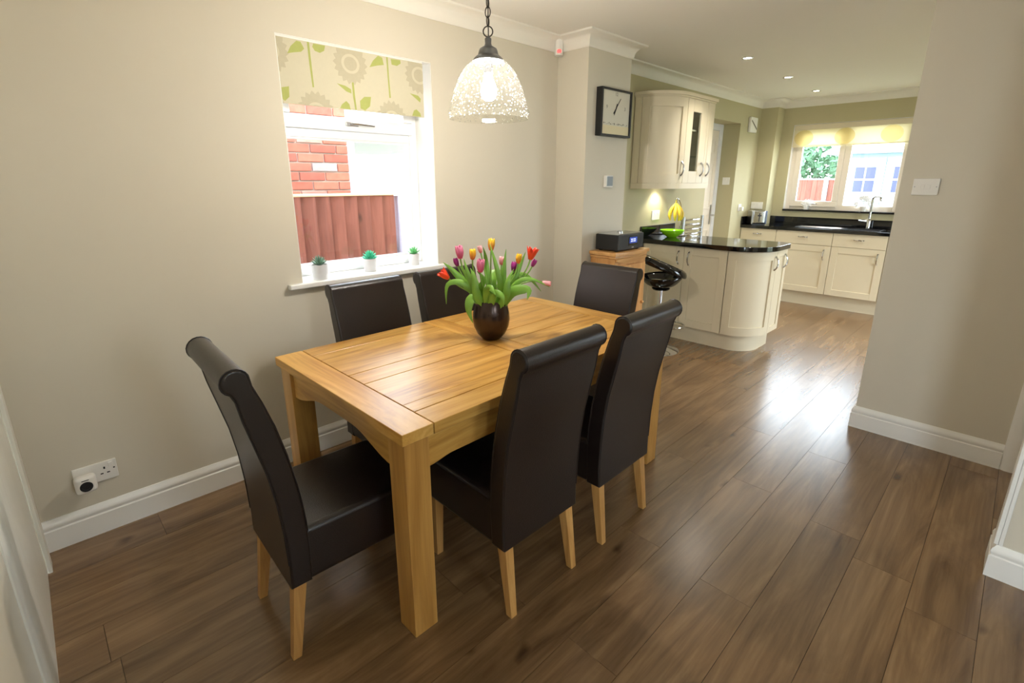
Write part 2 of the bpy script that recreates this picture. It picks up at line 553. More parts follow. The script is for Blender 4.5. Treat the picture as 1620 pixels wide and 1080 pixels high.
# coving along the ceiling
cv = [(0, -0.091), (0.006, -0.091), (0.010, -0.084)]
for i in range(7):
    t = R(90 * i / 6)
    cv.append((0.078 - 0.066 * math.cos(t), -0.081 + 0.068 * math.sin(t)))
cv += [(0.084, -0.010), (0.086, 0), (0, 0)]
cv = [(d, CZ + z) for d, z in cv]
path = [(-0.16, 2.583), (3.0, 2.583), (3.0, 2.308), (3.528, 2.308), (3.528, 2.6), (6.98, 2.6), (6.98, 2.4), (7.2, 2.4), (7.2, -1.4)]
struct(MB().sweep(cv, path).build('trim_1', M_COVE), 'white concave plaster coving')
sk = [(0, 0), (0.018, 0), (0.018, 0.090), (0.0125, 0.094), (0.0125, 0.098), (0.016, 0.104), (0.0165, 0.112), (0.013, 0.122), (0.006, 0.131), (0.004, 0.137), (0, 0.137)]
struct(MB().sweep(sk, path[:4]).build('baseboard_left', M_WHITE), 'white moulded skirting under the window wall')
struct(MB().sweep(sk, [(3.62, 0.523), (3.51, 0.523), (3.51, -0.148)]).build('baseboard_right', M_WHITE), 'white moulded skirting on the wall stub')
struct(MB().sweep(sk, [(2.60, -0.160), (2.456, -0.160), (2.456, -1.4)]).build('baseboard_near', M_WHITE), 'white moulded skirting on the nearest wall end')
# door casings at the side doorway
arch = [(0, 0), (0.075, 0), (0.075, 0.012), (0.06, 0.02), (0.02, 0.022), (0.008, 0.016), (0, 0.012)]
struct(MB().prism([(-0.148 - u, v) for u, v in arch], lambda u, v, d: (3.51 - v, u, d), 0.0, 2.1).build('trim_2', M_WHITE), 'white door casing beside the wall stub')
struct(MB().box(3.50, 3.63, -0.245, -0.225, 0, 2.06, bev=0.002).build('trim_3', M_WHITE), 'white door lining')
struct(MB().box(2.452, 2.60, -0.172, -0.160, 0, 2.1, bev=0.003).box(2.452, 2.53, -0.160, -0.146, 0.137, 2.1, bev=0.003).build('trim_4', M_WHITE), 'white casing on the nearest wall end')

# white woodgrain door in the back wall
d1 = sroot('door_1', 'white woodgrain panelled door close to the camera')
M_DOORW = wood('white_woodgrain_paint', [(0.3, (226, 224, 212)), (0.7, (234, 232, 222))], 'z', rough=0.45, across=60, along=1.5, vary=0.0, bump=0.12)
db = MB().box(-0.205, -0.170, 1.505, 2.415, 0.006, 2.03, bev=0.002)
db.build('door_leaf', M_DOORW, d1)
hb = MB().tube([(-0.165, 1.57, 1.0), (-0.12, 1.57, 1.0), (-0.115, 1.60, 1.0), (-0.115, 1.69, 1.0)], 0.009, 8)
hb.build('door_handle', M_CHROME, d1)
cs = MB().box(-0.168, -0.1555, 2.415, 2.49, 0, 2.035, bev=0.002).box(-0.168, -0.1555, 1.43, 1.505, 0, 2.035, bev=0.002).box(-0.168, -0.1555, 1.43, 2.49, 2.035, 2.11, bev=0.002)
cs.build('casing', M_DOORW, d1)

# ------------------------------------------------------------------ window over the dining table
w1 = sroot('window_1', 'white framed dining window with a top opening light')
FY = 2.765
X0, X1, Z0, Z1 = 1.002, 1.876, 0.972, 2.143
rv = MB()
rv.box(X0, X0 + 0.004, 2.586, 2.86, Z0, Z1).box(X1 - 0.004, X1, 2.586, 2.86, Z0, Z1).box(X0, X1, 2.586, 2.86, Z1 - 0.004, Z1)
rv.build('reveal', M_WHITE, w1, smooth=0)
fr = MB()
fr.box(X0, X0 + 0.055, FY, FY + 0.06, Z0, Z1, bev=0.004).box(X1 - 0.055, X1, FY, FY + 0.06, Z0, Z1, bev=0.004)
fr.box(X0 + 0.055, X1 - 0.055, FY, FY + 0.06, Z0, Z0 + 0.055, bev=0.004).box(X0 + 0.055, X1 - 0.055, FY, FY + 0.06, Z1 - 0.055, Z1, bev=0.004)
fr.build('frame', M_UPVC, w1)
MB().box(X0 + 0.055, X1 - 0.055, FY, FY + 0.06, 1.708, 1.751, bev=0.004).build('transom', M_UPVC, w1)
s = MB()
s.box(X0 + 0.035, X1 - 0.035, FY - 0.016, FY + 0.03, 1.752, 1.822, bev=0.006).box(X0 + 0.035, X1 - 0.035, FY - 0.016, FY + 0.03, 2.05, 2.118, bev=0.006)
s.box(X0 + 0.035, X0 + 0.10, FY - 0.016, FY + 0.03, 1.822, 2.05, bev=0.006).box(X1 - 0.10, X1 - 0.035, FY - 0.016, FY + 0.03, 1.822, 2.05, bev=0.006)
s.build('opening_sash', M_UPVC, w1)
hd = MB()
hd.box(1.40, 1.475, FY - 0.026, FY - 0.015, 1.778, 1.80, bev=0.003).tube([(1.43, FY - 0.026, 1.79), (1.43, FY - 0.05, 1.79), (1.45, FY - 0.055, 1.79), (1.56, FY - 0.05, 1.786)], [0.007, 0.007, 0.0075, 0.006], 8)
hd.build('window_handle', M_STEEL, w1)
bd = MB()
for xa, xb, za, zb in ((X0 + 0.055, X1 - 0.055, Z0 + 0.055, 1.708),):
    bd.box(xa, xb, FY + 0.004, FY + 0.016, za, za + 0.012, bev=0.002).box(xa, xb, FY + 0.004, FY + 0.016, zb - 0.012, zb, bev=0.002)
    bd.box(xa, xa + 0.012, FY + 0.004, FY + 0.016, za + 0.012, zb - 0.012, bev=0.002).box(xb - 0.012, xb, FY + 0.004, FY + 0.016, za + 0.012, zb - 0.012, bev=0.002)
bd.build('glazing_bead', M_UPVC, w1)
MB().box(X0 + 0.057, X1 - 0.057, FY + 0.022, FY + 0.026, Z0 + 0.057, 1.706).build('pane', M_GLASS, w1, smooth=0)
MB().box(X0 + 0.102, X1 - 0.102, FY + 0.012, FY + 0.016, 1.824, 2.048).build('pane', M_GLASS, w1, smooth=0)
MB().box(0.925, 1.925, 2.545, 2.583, 0.945, 0.972, bev=0.006, seg=3).box(X0, X1, 2.575, FY + 0.02, 0.946, 0.972).build('window_sill', M_WHITE, w1)

# ------------------------------------------------------------------ sink window
w2 = sroot('window_2', 'cream framed kitchen window above the sink')
WX = 7.27
Y0, Y1, ZA, ZB = 1.055, 2.265, 1.138, 2.165
f = MB()
f.box(WX, WX + 0.06, Y0, Y0 + 0.06, ZA, ZB, bev=0.004).box(WX, WX + 0.06, Y1 - 0.06, Y1, ZA, ZB, bev=0.004)
f.box(WX, WX + 0.06, Y0 + 0.06, Y1 - 0.06, ZA, ZA + 0.06, bev=0.004).box(WX, WX + 0.06, Y0 + 0.06, Y1 - 0.06, ZB - 0.06, ZB, bev=0.004)
f.box(WX, WX + 0.06, 1.615, 1.69, ZA + 0.06, ZB - 0.06, bev=0.004)
f.build('frame', M_CREAMPVC, w2)
s = MB()
s.box(WX - 0.015, WX + 0.03, 1.68, 2.215, ZA + 0.035, ZA + 0.105, bev=0.005).box(WX - 0.015, WX + 0.03, 1.68, 2.215, ZB - 0.1, ZB - 0.035, bev=0.005)
s.box(WX - 0.015, WX + 0.03, 1.68, 1.74, ZA + 0.105, ZB - 0.1, bev=0.005).box(WX - 0.015, WX + 0.03, 2.145, 2.215, ZA + 0.105, ZB - 0.1, bev=0.005)
s.build('opening_sash', M_CREAMPVC, w2)
MB().tube([(WX - 0.02, 1.90, ZA + 0.07), (WX - 0.045, 1.90, ZA + 0.07), (WX - 0.045, 1.99, ZA + 0.075)], 0.007, 8).build('window_handle', M_STEEL, w2)
MB().box(WX + 0.02, WX + 0.024, 1.117, 1.613, ZA + 0.062, ZB - 0.062).build('pane', M_GLASS, w2, smooth=0)
MB().box(WX + 0.01, WX + 0.014, 1.742, 2.143, ZA + 0.107, ZB - 0.102).build('pane', M_GLASS, w2, smooth=0)
MB().box(7.175, WX + 0.02, Y0 + 0.001, Y1 - 0.001, 1.116, 1.1385, bev=0.003).build('window_sill', M_GRANITE, w2)
rv = MB()
rv.box(7.203, 7.45, Y0, Y0 + 0.004, ZA, ZB).box(7.203, 7.45, Y1 - 0.004, Y1, ZA, ZB).box(7.203, 7.45, Y0, Y1, ZB - 0.004, ZB)
rv.build('reveal', M_WHITE, w2, smooth=0)

# unseen glazed doors added in the kitchen's side wall as a daylight source
w3 = sroot('added_daylight_doors', 'unseen white glazed doors added to let daylight into the kitchen')
f = MB()
for xa in (4.8, 5.365, 5.93):
    f.box(xa, xa + 0.07, -1.5, -1.44, 0.0, 2.1, bev=0.004)
for xa, xb in ((4.87, 5.365), (5.435, 5.93)):
    f.box(xa, xb, -1.5, -1.44, 0.0, 0.12, bev=0.004).box(xa, xb, -1.5, -1.44, 2.03, 2.1, bev=0.004)
f.build('frame', M_UPVC, w3)
MB().box(4.872, 5.363, -1.475, -1.47, 0.122, 2.028).build('pane', M_GLASS, w3, smooth=0)
MB().box(5.437, 5.928, -1.475, -1.47, 0.122, 2.028).build('pane', M_GLASS, w3, smooth=0)

# unseen window added behind the camera's shoulder to brighten the room
w4 = sroot('added_daylight_window', 'unseen white framed side window added to bring daylight into the dining room')
f = MB()
for xa in (0.3, 0.84):
    f.box(xa, xa + 0.06, -1.58, -1.52, 1.3, 2.1, bev=0.004)
f.box(0.36, 0.84, -1.58, -1.52, 1.3, 1.36, bev=0.004).box(0.36, 0.84, -1.58, -1.52, 2.04, 2.1, bev=0.004)
f.build('frame', M_UPVC, w4)
MB().box(0.362, 0.838, -1.555, -1.55, 1.362, 2.038).build('pane', M_GLASS, w4, smooth=0)

# unseen glazed door added behind the camera to light the wall stub
w5 = sroot('added_daylight_door', 'unseen white glazed door added to light the dining room from behind')
f = MB()
for ya in (-1.25, -0.79):
    f.box(-0.32, -0.26, ya, ya + 0.08, 0.0, 2.06, bev=0.004)
f.box(-0.32, -0.26, -1.17, -0.79, 0.0, 0.14, bev=0.004).box(-0.32, -0.26, -1.17, -0.79, 1.97, 2.06, bev=0.004)
f.build('frame', M_UPVC, w5)
MB().box(-0.295, -0.29, -1.168, -0.792, 0.142, 1.968).build('pane', M_GLASS, w5, smooth=0)

# recessed kitchen door
d2 = sroot('door_2', 'cream panelled back door in the kitchen recess')
f = MB()
f.box(5.60, 5.66, 2.80, 2.86, 0, 2.15, bev=0.004).box(6.30, 6.376, 2.80, 2.86, 0, 2.15, bev=0.004).box(5.66, 6.30, 2.80, 2.86, 2.075, 2.15, bev=0.004)
f.build('door_frame', M_UPVC, d2)
MB().box(5.66, 6.30, 2.815, 2.86, 0.01, 2.075, bev=0.003).build('door_leaf', M_CREAMPVC, d2)
for (xa, xb) in ((5.73, 5.94), (6.02, 6.23)):
    for (za, zb) in ((0.2, 0.9), (1.15, 1.72), (1.80, 1.98)):
        p = MB()
        for q in ((xa, xb, za, za + 0.025), (xa, xb, zb - 0.025, zb), (xa, xa + 0.025, za + 0.025, zb - 0.025), (xb - 0.025, xb, za + 0.025, zb - 0.025)):
            p.box(q[0], q[1], 2.808, 2.8152, q[2], q[3], bev=0.003)
        p.build('panel_moulding', M_CREAMPVC, d2)
h = MB().box(6.245, 6.275, 2.806, 2.815, 0.96, 1.2, bev=0.003).tube([(6.26, 2.806, 1.075), (6.26, 2.76, 1.075), (6.245, 2.755, 1.075), (6.15, 2.757, 1.07)], 0.009, 8)
h.build('door_handle', M_STEEL, d2)

# ------------------------------------------------------------------ outside the dining window: fence and neighbour's brickwork
M_MORTAR = mat('pale_mortar', (168, 156, 148), 0.95, noise=0.08, nscale=30)
M_CONC = mat('garden_paving', (150, 146, 138), 0.9, noise=0.1, nscale=8)
M_LAWN = mat('lawn', (112, 118, 92), 0.95, noise=0.25, nscale=12)
M_GREYPOST = mat('weathered_lilac_grey_paint', (176, 170, 186), 0.7, noise=0.06, nscale=10)
M_FENCE = wood('red_brown_fence_timber', [(0.3, (104, 56, 44)), (0.55, (130, 74, 60)), (0.75, (150, 92, 76))], 'z', rough=0.8, across=16, along=1.5, vary=0.14, knots=True)
M_FCAP = mat('pale_timber_cap', (226, 196, 150), 0.8, noise=0.08, nscale=20)
struct(MB().box(-6, 40, -25, 30, -0.5, -0.16).build('ground', M_LAWN, smooth=0), 'garden ground outside the windows')

bmat = bpy.data.materials.new('mixed_red_brick')
bmat.use_nodes = True
nt = bmat.node_tree
oi = nt.nodes.new('ShaderNodeObjectInfo')
cr = nt.nodes.new('ShaderNodeValToRGB')
el = cr.color_ramp.elements
el[0].position = 0.0; el[0].color = (*lin((140, 72, 58)), 1)
el[1].position = 1.0; el[1].color = (*lin((176, 146, 136)), 1)
for p, c in ((0.25, (158, 84, 66)), (0.5, (172, 98, 78)), (0.72, (148, 76, 62)), (0.84, (168, 124, 110)), (0.92, (132, 122, 126))):
    e = el.new(p); e.color = (*lin(c), 1)
nt.links.new(oi.outputs['Random'], cr.inputs['Fac'])
tcn = nt.nodes.new('ShaderNodeTexCoord')
nz = nt.nodes.new('ShaderNodeTexNoise'); nz.inputs['Scale'].default_value = 24; nz.inputs['Detail'].default_value = 5
av = nt.nodes.new('ShaderNodeVectorMath'); av.operation = 'ADD'
cbv = nt.nodes.new('ShaderNodeCombineXYZ')
m9 = nt.nodes.new('ShaderNodeMath'); m9.operation = 'MULTIPLY'; m9.inputs[1].default_value = 37
nt.links.new(oi.outputs['Random'], m9.inputs[0]); nt.links.new(m9.outputs[0], cbv.inputs[0])
nt.links.new(tcn.outputs['Object'], av.inputs[0]); nt.links.new(cbv.outputs[0], av.inputs[1])
nt.links.new(av.outputs[0], nz.inputs['Vector'])
mxb = nt.nodes.new('ShaderNodeMix'); mxb.data_type = 'RGBA'; mxb.blend_type = 'OVERLAY'; mxb.inputs[0].default_value = 0.5
nt.links.new(cr.outputs['Color'], mxb.inputs[6]); nt.links.new(nz.outputs['Fac'], mxb.inputs[7])
nt.links.new(mxb.outputs[2], nt.nodes['Principled BSDF'].inputs['Base Color'])
nt.nodes['Principled BSDF'].inputs['Roughness'].default_value = 0.9

nh = thing('neighbour_house', 'red brick house wall seen over the fence through the dining window', 'house', (0, 3.9, -0.16))
MB().box(-1.2, 1.985, 0.012, 2.2, 0, 3.4).build('wall', M_MORTAR, nh, smooth=0)
CH, BL = 0.0685, 0.205
bfull = MB().box(-BL / 2 + 0.005, BL / 2 - 0.005, 0, 0.05, 0.005, CH - 0.005, bev=0.003, seg=1).mesh('brick', bmat, 0)
bhalf = MB().box(-BL / 4 + 0.005, BL / 4 - 0.005, 0, 0.05, 0.005, CH - 0.005, bev=0.003, seg=1).mesh('brick', bmat, 0)
for c in range(16, 37):
    x = 1.99
    seq = []
    if c % 2:
        seq.append(bhalf)
    while x > 0.55:
        me = seq.pop() if seq else bfull
        wdt = BL / 2 if me is bhalf else BL
        o = bpy.data.objects.new('brick', me)
        COL.objects.link(o)
        o.parent = nh
        o.location = (x - wdt / 2, random.uniform(-0.003, 0.003), c * CH)
        x -= wdt
MB().box(1.99, 2.06, 0.02, 0.09, 0, 3.3, bev=0.01).build('downpipe', M_GREYPOST, nh)
sf = MB().box(2.06, 3.6, 0.3, 2.4, 1.98, 2.03, bev=0.004)
for q in range(4):
    sf.box(2.06, 3.6, 0.27 + q * 0.012, 0.30 + q * 0.012, 2.0 + q * 0.05, 2.04 + q * 0.05, bev=0.003)
sf.build('soffit', M_GREYPOST, nh)

fn = thing('garden_fence', 'red-brown upright board fence right outside the dining window', 'fence', (0, 3.5, -0.16))
bw = 0.104
fb = MB().prism([(-bw / 2 - 0.012, 0.004), (bw / 2 - 0.004, 0.026), (bw / 2, 0.022), (bw / 2, 0.004), (-bw / 2 - 0.012, -0.002)], lambda u, v, d: (u, -v, d), 0.0, 1.54).mesh('board', M_FENCE, 0)
x = 0.2
while x < 2.10:
    o = bpy.data.objects.new('board', fb)
    COL.objects.link(o)
    o.parent = fn
    o.location = (x, 0, 0)
    x += bw
MB().box(0.1, 2.25, -0.03, 0.03, 1.54, 1.557, bev=0.003).build('capping', M_FCAP, fn)
MB().box(0.1, 2.12, 0.006, 0.05, 0.3, 0.38).box(0.1, 2.12, 0.006, 0.05, 1.1, 1.18).build('rail', M_FENCE, fn)
MB().box(2.155, 2.29, -0.05, 0.06, 0, 1.535, bev=0.005).build('post', M_GREYPOST, fn)

# ------------------------------------------------------------------ outside the kitchen window: back garden
M_SHED = mat('pale_blue_summerhouse_paint', (136, 156, 172), 0.7, noise=0.04, nscale=8)
M_SHEDG = mat('dark_summerhouse_glass', (66, 70, 98), 0.15, noise=0.1, nscale=3)
M_ROOF = mat('pale_roof_felt', (188, 184, 190), 0.9, noise=0.05, nscale=8)
M_FASCIA = mat('lilac_grey_fascia', (150, 140, 160), 0.7, noise=0.05)
sh = thing('summer_house', 'pale blue summer house with square paned doors in the back garden', 'shed', (15, 0, -0.16))
MB().box(0, 2.6, 0.2, 3.5, 0, 2.35).build('body', M_SHED, sh, smooth=0)
MB().prism([(-0.15, 2.3), (3.85, 2.3), (1.85, 3.5)], lambda u, v, d: (d, u, v), -0.25, 2.7).build('roof', M_ROOF, sh, smooth=0)
MB().prism([(3.9, 2.22), (3.9, 2.32), (1.85, 3.56), (-0.2, 2.32), (-0.2, 2.22), (1.85, 3.42)], lambda u, v, d: (d, u, v), -0.29, -0.251).build('bargeboard', M_FASCIA, sh, smooth=0)
for yc in (2.96, 2.18, 1.4):
    dr = MB().box(-0.035, -0.001, yc - 0.385, yc + 0.385, 0.08, 2.2, bev=0.006).build('door', M_SHED, sh)
    for dy in (-0.115, 0.115):
        for dz in (1.40, 1.71):
            MB().box(-0.042, -0.034, yc + dy - 0.095, yc + dy + 0.095, dz, dz + 0.27).build('pane', M_SHEDG, dr, smooth=0)
    MB().box(-0.048, -0.034, yc - 0.25, yc + 0.25, 1.36, 1.395).box(-0.048, -0.034, yc - 0.25, yc + 0.25, 1.985, 2.02).box(-0.048, -0.034, yc - 0.012, yc + 0.012, 1.39, 1.99).box(-0.048, -0.034, yc - 0.23, yc + 0.23, 1.672, 1.708).build('glazing_bar', M_ROOF, dr, smooth=0)
    MB().box(-0.045, -0.034, yc - 0.28, yc + 0.28, 0.25, 0.3).box(-0.045, -0.034, yc - 0.28, yc + 0.28, 1.2, 1.25).build('rail', M_SHED, dr, smooth=0)

bf = thing('back_fence', 'red-brown fence behind the lawn beside the summer house', 'fence', (18.2, 0.15, -0.16))
fb2 = MB().box(-0.015, 0.015, -0.07, 0.07, 0, 1.70, bev=0.004, seg=1).mesh('board', M_FENCE, 0)
y = 3.6
while y < 6.6:
    o = bpy.data.objects.new('board', fb2)
    COL.objects.link(o)
    o.parent = bf
    o.location = (random.uniform(-0.006, 0.006), y, 0)
    y += 0.143
MB().box(-0.06, 0.06, 4.36, 4.48, 0, 1.78, bev=0.01).build('post', M_ROOF, bf)
MB().box(-0.03, 0.03, 3.5, 6.7, 1.70, 1.74).build('capping', M_ROOF, bf)

M_TREE = mat('blue_green_foliage', (92, 128, 96), 0.7, noise=0.35, nscale=3)
M_BARK = mat('tree_bark', (90, 76, 64), 0.9, noise=0.2)
tr = thing('garden_tree', 'leafy green tree rising above the back fence', 'tree', (19.5, 5.2, -0.16))
MB().tube([(0, 0, 0), (0.03, 0.02, 1.0), (-0.02, 0.05, 2.0)], [0.16, 0.12, 0.09], 8).build('trunk', M_BARK, tr)
tb = bmesh.new()
rr = random.Random(5)
for i in range(2600):
    while True:
        p = Vector((rr.uniform(-1, 1), rr.uniform(-1, 1), rr.uniform(-1, 1)))
        if 0.25 < p.length < 1:
            break
    p = Vector((p.x * 1.3, p.y * 1.45, p.z * 1.25 + 2.75))
    a = Vector((rr.gauss(0, 1), rr.gauss(0, 1), rr.gauss(0, 1))).normalized() * rr.uniform(0.07, 0.14)
    b = Vector((rr.gauss(0, 1), rr.gauss(0, 1), rr.gauss(0, 1))).normalized() * rr.uniform(0.05, 0.09)
    tb.faces.new([tb.verts.new(p - a), tb.verts.new(p + b), tb.verts.new(p + a), tb.verts.new(p - b)])
me = bpy.data.meshes.new('foliage'); tb.to_mesh(me); tb.free(); me.materials.append(M_TREE)
o = bpy.data.objects.new('foliage', me); COL.objects.link(o); o.parent = tr; o['kind'] = 'stuff'

# ------------------------------------------------------------------ dining table
TH = 0.765
tb = thing('dining_table', 'golden oak dining table with square legs holding the tulip vase', 'table', (1.4807, 1.6465, 0), 0.0138)
HX, HY = 0.8055, 0.4806
g = 0.0012
MB().box(-HX + 0.006, HX - 0.006, -HY + 0.006, HY - 0.006, TH - 0.040, TH - 0.006).build('sub_top', M_SUB, tb, smooth=0)


def board(x0, x1, y0, y1, cross=False, gl=0.0016, gr=0.0016, gx=0.0016):
    lx, ly = (x1 - x0) / 2 - gx, (y1 - y0)
    cy = (y0 + gl + y1 - gr) / 2
    ly = (y1 - gr - y0 - gl) / 2
    if cross:
        MB().box(-ly, ly, -lx, lx, TH - 0.038, TH, bev=0.0015, seg=1).build('board', M_OAKX, tb, ((x0 + x1) / 2, cy, 0), (0, 0, PI / 2))
    else:
        MB().box(-lx, lx, -ly, ly, TH - 0.038, TH, bev=0.0015, seg=1).build('board', M_OAKX, tb, ((x0 + x1) / 2, cy, 0))


board(-HX, -0.689, -HY, HY, True, 0, 0)
board(0.689, HX, -HY, HY, True, 0, 0)
board(-0.047, 0.060, -HY, HY, True, 0, 0)
cuts = [(-HY, 0), (-0.374, 1), (-0.307, 0), (-0.054, 1), (0.062, 1), (0.370, 1), (HY, 0)]
for xa, xb in ((-0.689, -0.047), (0.060, 0.689)):
    for (ya, ga), (yb, gb) in zip(cuts[:-1], cuts[1:]):
        board(xa, xb, ya, yb, False, 0.0018 if ga else 0.0002, 0.0018 if gb else 0.0002)
LW = 0.092
for sx in (-1, 1):
    for sy in (-1, 1):
        x, y = sx * (HX - 0.014 - LW / 2), sy * (HY - 0.014 - LW / 2)
        MB().box(-LW / 2, LW / 2, -LW / 2, LW / 2, 0.0, TH - 0.038, bev=0.004).build('leg', M_OAKZ, tb, (x, y, 0))


def apron(half, hi=0.648, reach=0.13):
    """rail with shallow arched lower edge between the legs"""
    lo, top = 0.605, TH - 0.0385
    pts = [(-half, top), (-half, lo)]
    for i in range(9):
        t = i / 8
        pts.append((-half + 0.004 + reach * t, lo + (hi - lo) * (1 - math.cos(PI * t)) / 2))
    for i in range(9):
        t = 1 - i / 8
        pts.append((half - 0.004 - reach * t, lo + (hi - lo) * (1 - math.cos(PI * t)) / 2))
    pts += [(half, lo), (half, top)]
    return pts


hx, hy = HX - 0.014 - LW, HY - 0.014 - LW
for sy in (-1, 1):
    MB().prism(apron(hx, 0.618, 0.10), lambda u, v, d: (u, d, v), -0.012, 0.012).build('apron', M_OAKX, tb, (0, sy * (HY - 0.040), 0))
for sx in (-1, 1):
    MB().prism(apron(hy, 0.660, 0.26), lambda u, v, d: (u, d, v), -0.012, 0.012).build('apron', M_OAKX, tb, (sx * (HX - 0.040), 0, 0), (0, 0, PI / 2))

# ------------------------------------------------------------------ dining chairs
HW = 0.196


def circ(cx, cz, r, a0, a1, n):
    return [(cx + r * math.cos(R(a0 + (a1 - a0) * i / n)), cz + r * math.sin(R(a0 + (a1 - a0) * i / n))) for i in range(n + 1)]


def make_chair():
    t = thing('dining_chair', '', 'chair')
    prof = [(0.072, 0.272), (0.078, 0.40), (0.073, 0.52), (0.062, 0.62), (0.046, 0.72), (0.024, 0.82), (0.0, 0.90), (-0.019, 0.953)]
    prof += circ(-0.058, 0.974, 0.036, 20, 245, 12)
    prof += [(-0.064, 0.920), (-0.054, 0.86), (-0.034, 0.77), (-0.014, 0.68), (0.0, 0.58), (0.008, 0.47), (0.010, 0.36), (0.008, 0.272)]
    MB().prism(prof, lambda u, v, d: (u, d, v), -HW, HW, bev=0.009, seg=3).build('backrest', M_LEATHER, t, smooth=50)
    for sy in (-1, 1):
        MB().tube([(u, sy * (HW - 0.005), v) for u, v in prof[1:-1]], 0.0024, 5).build('piping', M_PIPING, t)
    s = MB().box(0.055, 0.475, -HW, HW, 0.272, 0.462, bev=0.022, seg=3)
    s.build('seat', M_LEATHER, t, smooth=50)
    for sy in (-1, 1):
        MB().tube([(0.085, sy * (HW - 0.003), 0.445), (0.3, sy * (HW - 0.003), 0.445), (0.455, sy * (HW - 0.003), 0.445)], 0.003, 5).build('piping', M_PIPING, t)
        MB().taper((0.0, sy * 0.166, 0.0), (0.028, 0.028), (0.040, sy * 0.160, 0.285), (0.042, 0.040), bev=0.003).build('leg', M_LEG, t)
        MB().taper((0.436, sy * 0.164, 0.0), (0.030, 0.030), (0.436, sy * 0.162, 0.285), (0.042, 0.042), bev=0.003).build('leg', M_LEG, t)
    return t


proto = make_chair()
CH_POS = [
    ((0.388, 1.553, 0), R(-1.5), 'dark brown leather dining chair at the near table end, closest to the wall socket'),
    ((1.157, 1.012, 0), R(90), 'dark brown leather dining chair on the room side of the table, nearer the camera'),
    ((1.686, 1.010, 0), R(91), 'dark brown leather dining chair on the room side, overlapping the far table corner'),
    ((1.178, 2.185, 0), R(-90), 'dark brown leather dining chair under the window sill, closer to the camera'),
    ((1.672, 2.185, 0), R(-90), 'dark brown leather dining chair under the window sill, half hidden by the tulips'),
    ((2.375, 1.650, 0), R(180), 'dark brown leather dining chair at the far table end before the radio cabinet'),
]
for i, (p, a, lb) in enumerate(CH_POS):
    c = proto if i == 0 else copy_tree(proto)
    c.location = p
    c.rotation_euler = (0, 0, a)
    tag(c, lb, 'chair', 'scroll-back leather chairs around the dining table')

# ------------------------------------------------------------------ vase and tulips
VX, VY = 1.50, 1.668
va = MB().lathe([(0.0, 0.0), (0.040, 0.0), (0.046, 0.006), (0.066, 0.028), (0.0815, 0.062), (0.0865, 0.095), (0.084, 0.128), (0.077, 0.160), (0.070, 0.184), (0.068, 0.187), (0.066, 0.184), (0.072, 0.155), (0.078, 0.12), (0.076, 0.07), (0.055, 0.03), (0.0, 0.02)], 40)
tag(va.build('vase', M_VASE, None, (VX, VY, TH), smooth=60), 'round bronze ceramic vase of tulips on the oak table', 'vase')

RU = Vector((0.7140, -0.7002, 0))    # sideways axis of the bunch
DU = Vector((0.7002, 0.7140, 0))     # depth axis of the bunch


def vp(u, z, d):
    return RU * u + DU * d + Vector((0, 0, z))


def bez(a, b, c, n):
    return [a * (1 - t) ** 2 + b * 2 * t * (1 - t) + c * t * t for t in (i / n for i in range(n + 1))]


def petal_mesh(mb, base, axis, side, L, W, open_):
    """one cupped tulip petal, thickened"""
    nrm = side
    tang = axis.cross(side).normalized()
    def fn(i, j):
        t = j
        s = (i - 0.5) * 2
        w = W * math.sin(PI * min(1, 0.10 + 0.86 * t)) ** 0.75
        rad = 0.30 * W + W * 0.62 * math.sin(PI * (0.1 + 0.62 * t)) + open_ * t * t * W
        return base + axis * (L * t) + nrm * (rad - abs(s) ** 2 * w * 0.34) + tang * (s * w * 0.75)
    mb.grid(fn, 4, 7)


def leaf_mesh(pts, width, fold):
    mb = MB()
    n = len(pts) - 1
    vs = []
    for i, p in enumerate(pts):
        t = i / n
        tg = (pts[min(i + 1, n)] - pts[max(i - 1, 0)]).normalized()
        fw = Vector((-DU.x, -DU.y, 0.35))
        s = tg.cross(fw).normalized()
        nn = s.cross(tg).normalized()
        w = width * (0.42 + 0.58 * math.sin(PI * min(1, t * 0.9 + 0.18))) * (1 - t ** 4) + 0.0004
        vs.append([mb.bm.verts.new(p - s * w + nn * fold * w), mb.bm.verts.new(p), mb.bm.verts.new(p + s * w + nn * fold * w)])
    for i in range(n):
        for k in range(2):
            mb.bm.faces.new((vs[i][k], vs[i][k + 1], vs[i + 1][k + 1], vs[i + 1][k]))
    return mb


def flower_mat(name, a, b):
    m = mat(name, a, 0.45)
    nt = m.node_tree
    tc = nt.nodes.new('ShaderNodeTexCoord')
    sp = nt.nodes.new('ShaderNodeSeparateXYZ')
    cr = nt.nodes.new('ShaderNodeValToRGB')
    cr.color_ramp.elements[0].color = (*lin(b), 1); cr.color_ramp.elements[0].position = 0.1
    cr.color_ramp.elements[1].color = (*lin(a), 1); cr.color_ramp.elements[1].position = 0.8
    nt.links.new(tc.outputs['Generated'], sp.inputs[0]); nt.links.new(sp.outputs[2], cr.inputs['Fac'])
    nt.links.new(cr.outputs['Color'], nt.nodes['Principled BSDF'].inputs['Base Color'])
    nt.nodes['Principled BSDF'].inputs['Subsurface Weight'].default_value = 0.0
    return m


F_RED = flower_mat('red_orange_petal', (236, 62, 28), (240, 84, 40))
F_PINK = flower_mat('pink_petal', (232, 132, 168), (222, 84, 128))
F_YEL = flower_mat('yellow_orange_petal', (250, 200, 40), (240, 120, 60))
F_PUR = flower_mat('purple_petal', (176, 44, 140), (120, 24, 90))
F_PALE = flower_mat('pale_pink_petal', (240, 178, 184), (230, 130, 130))

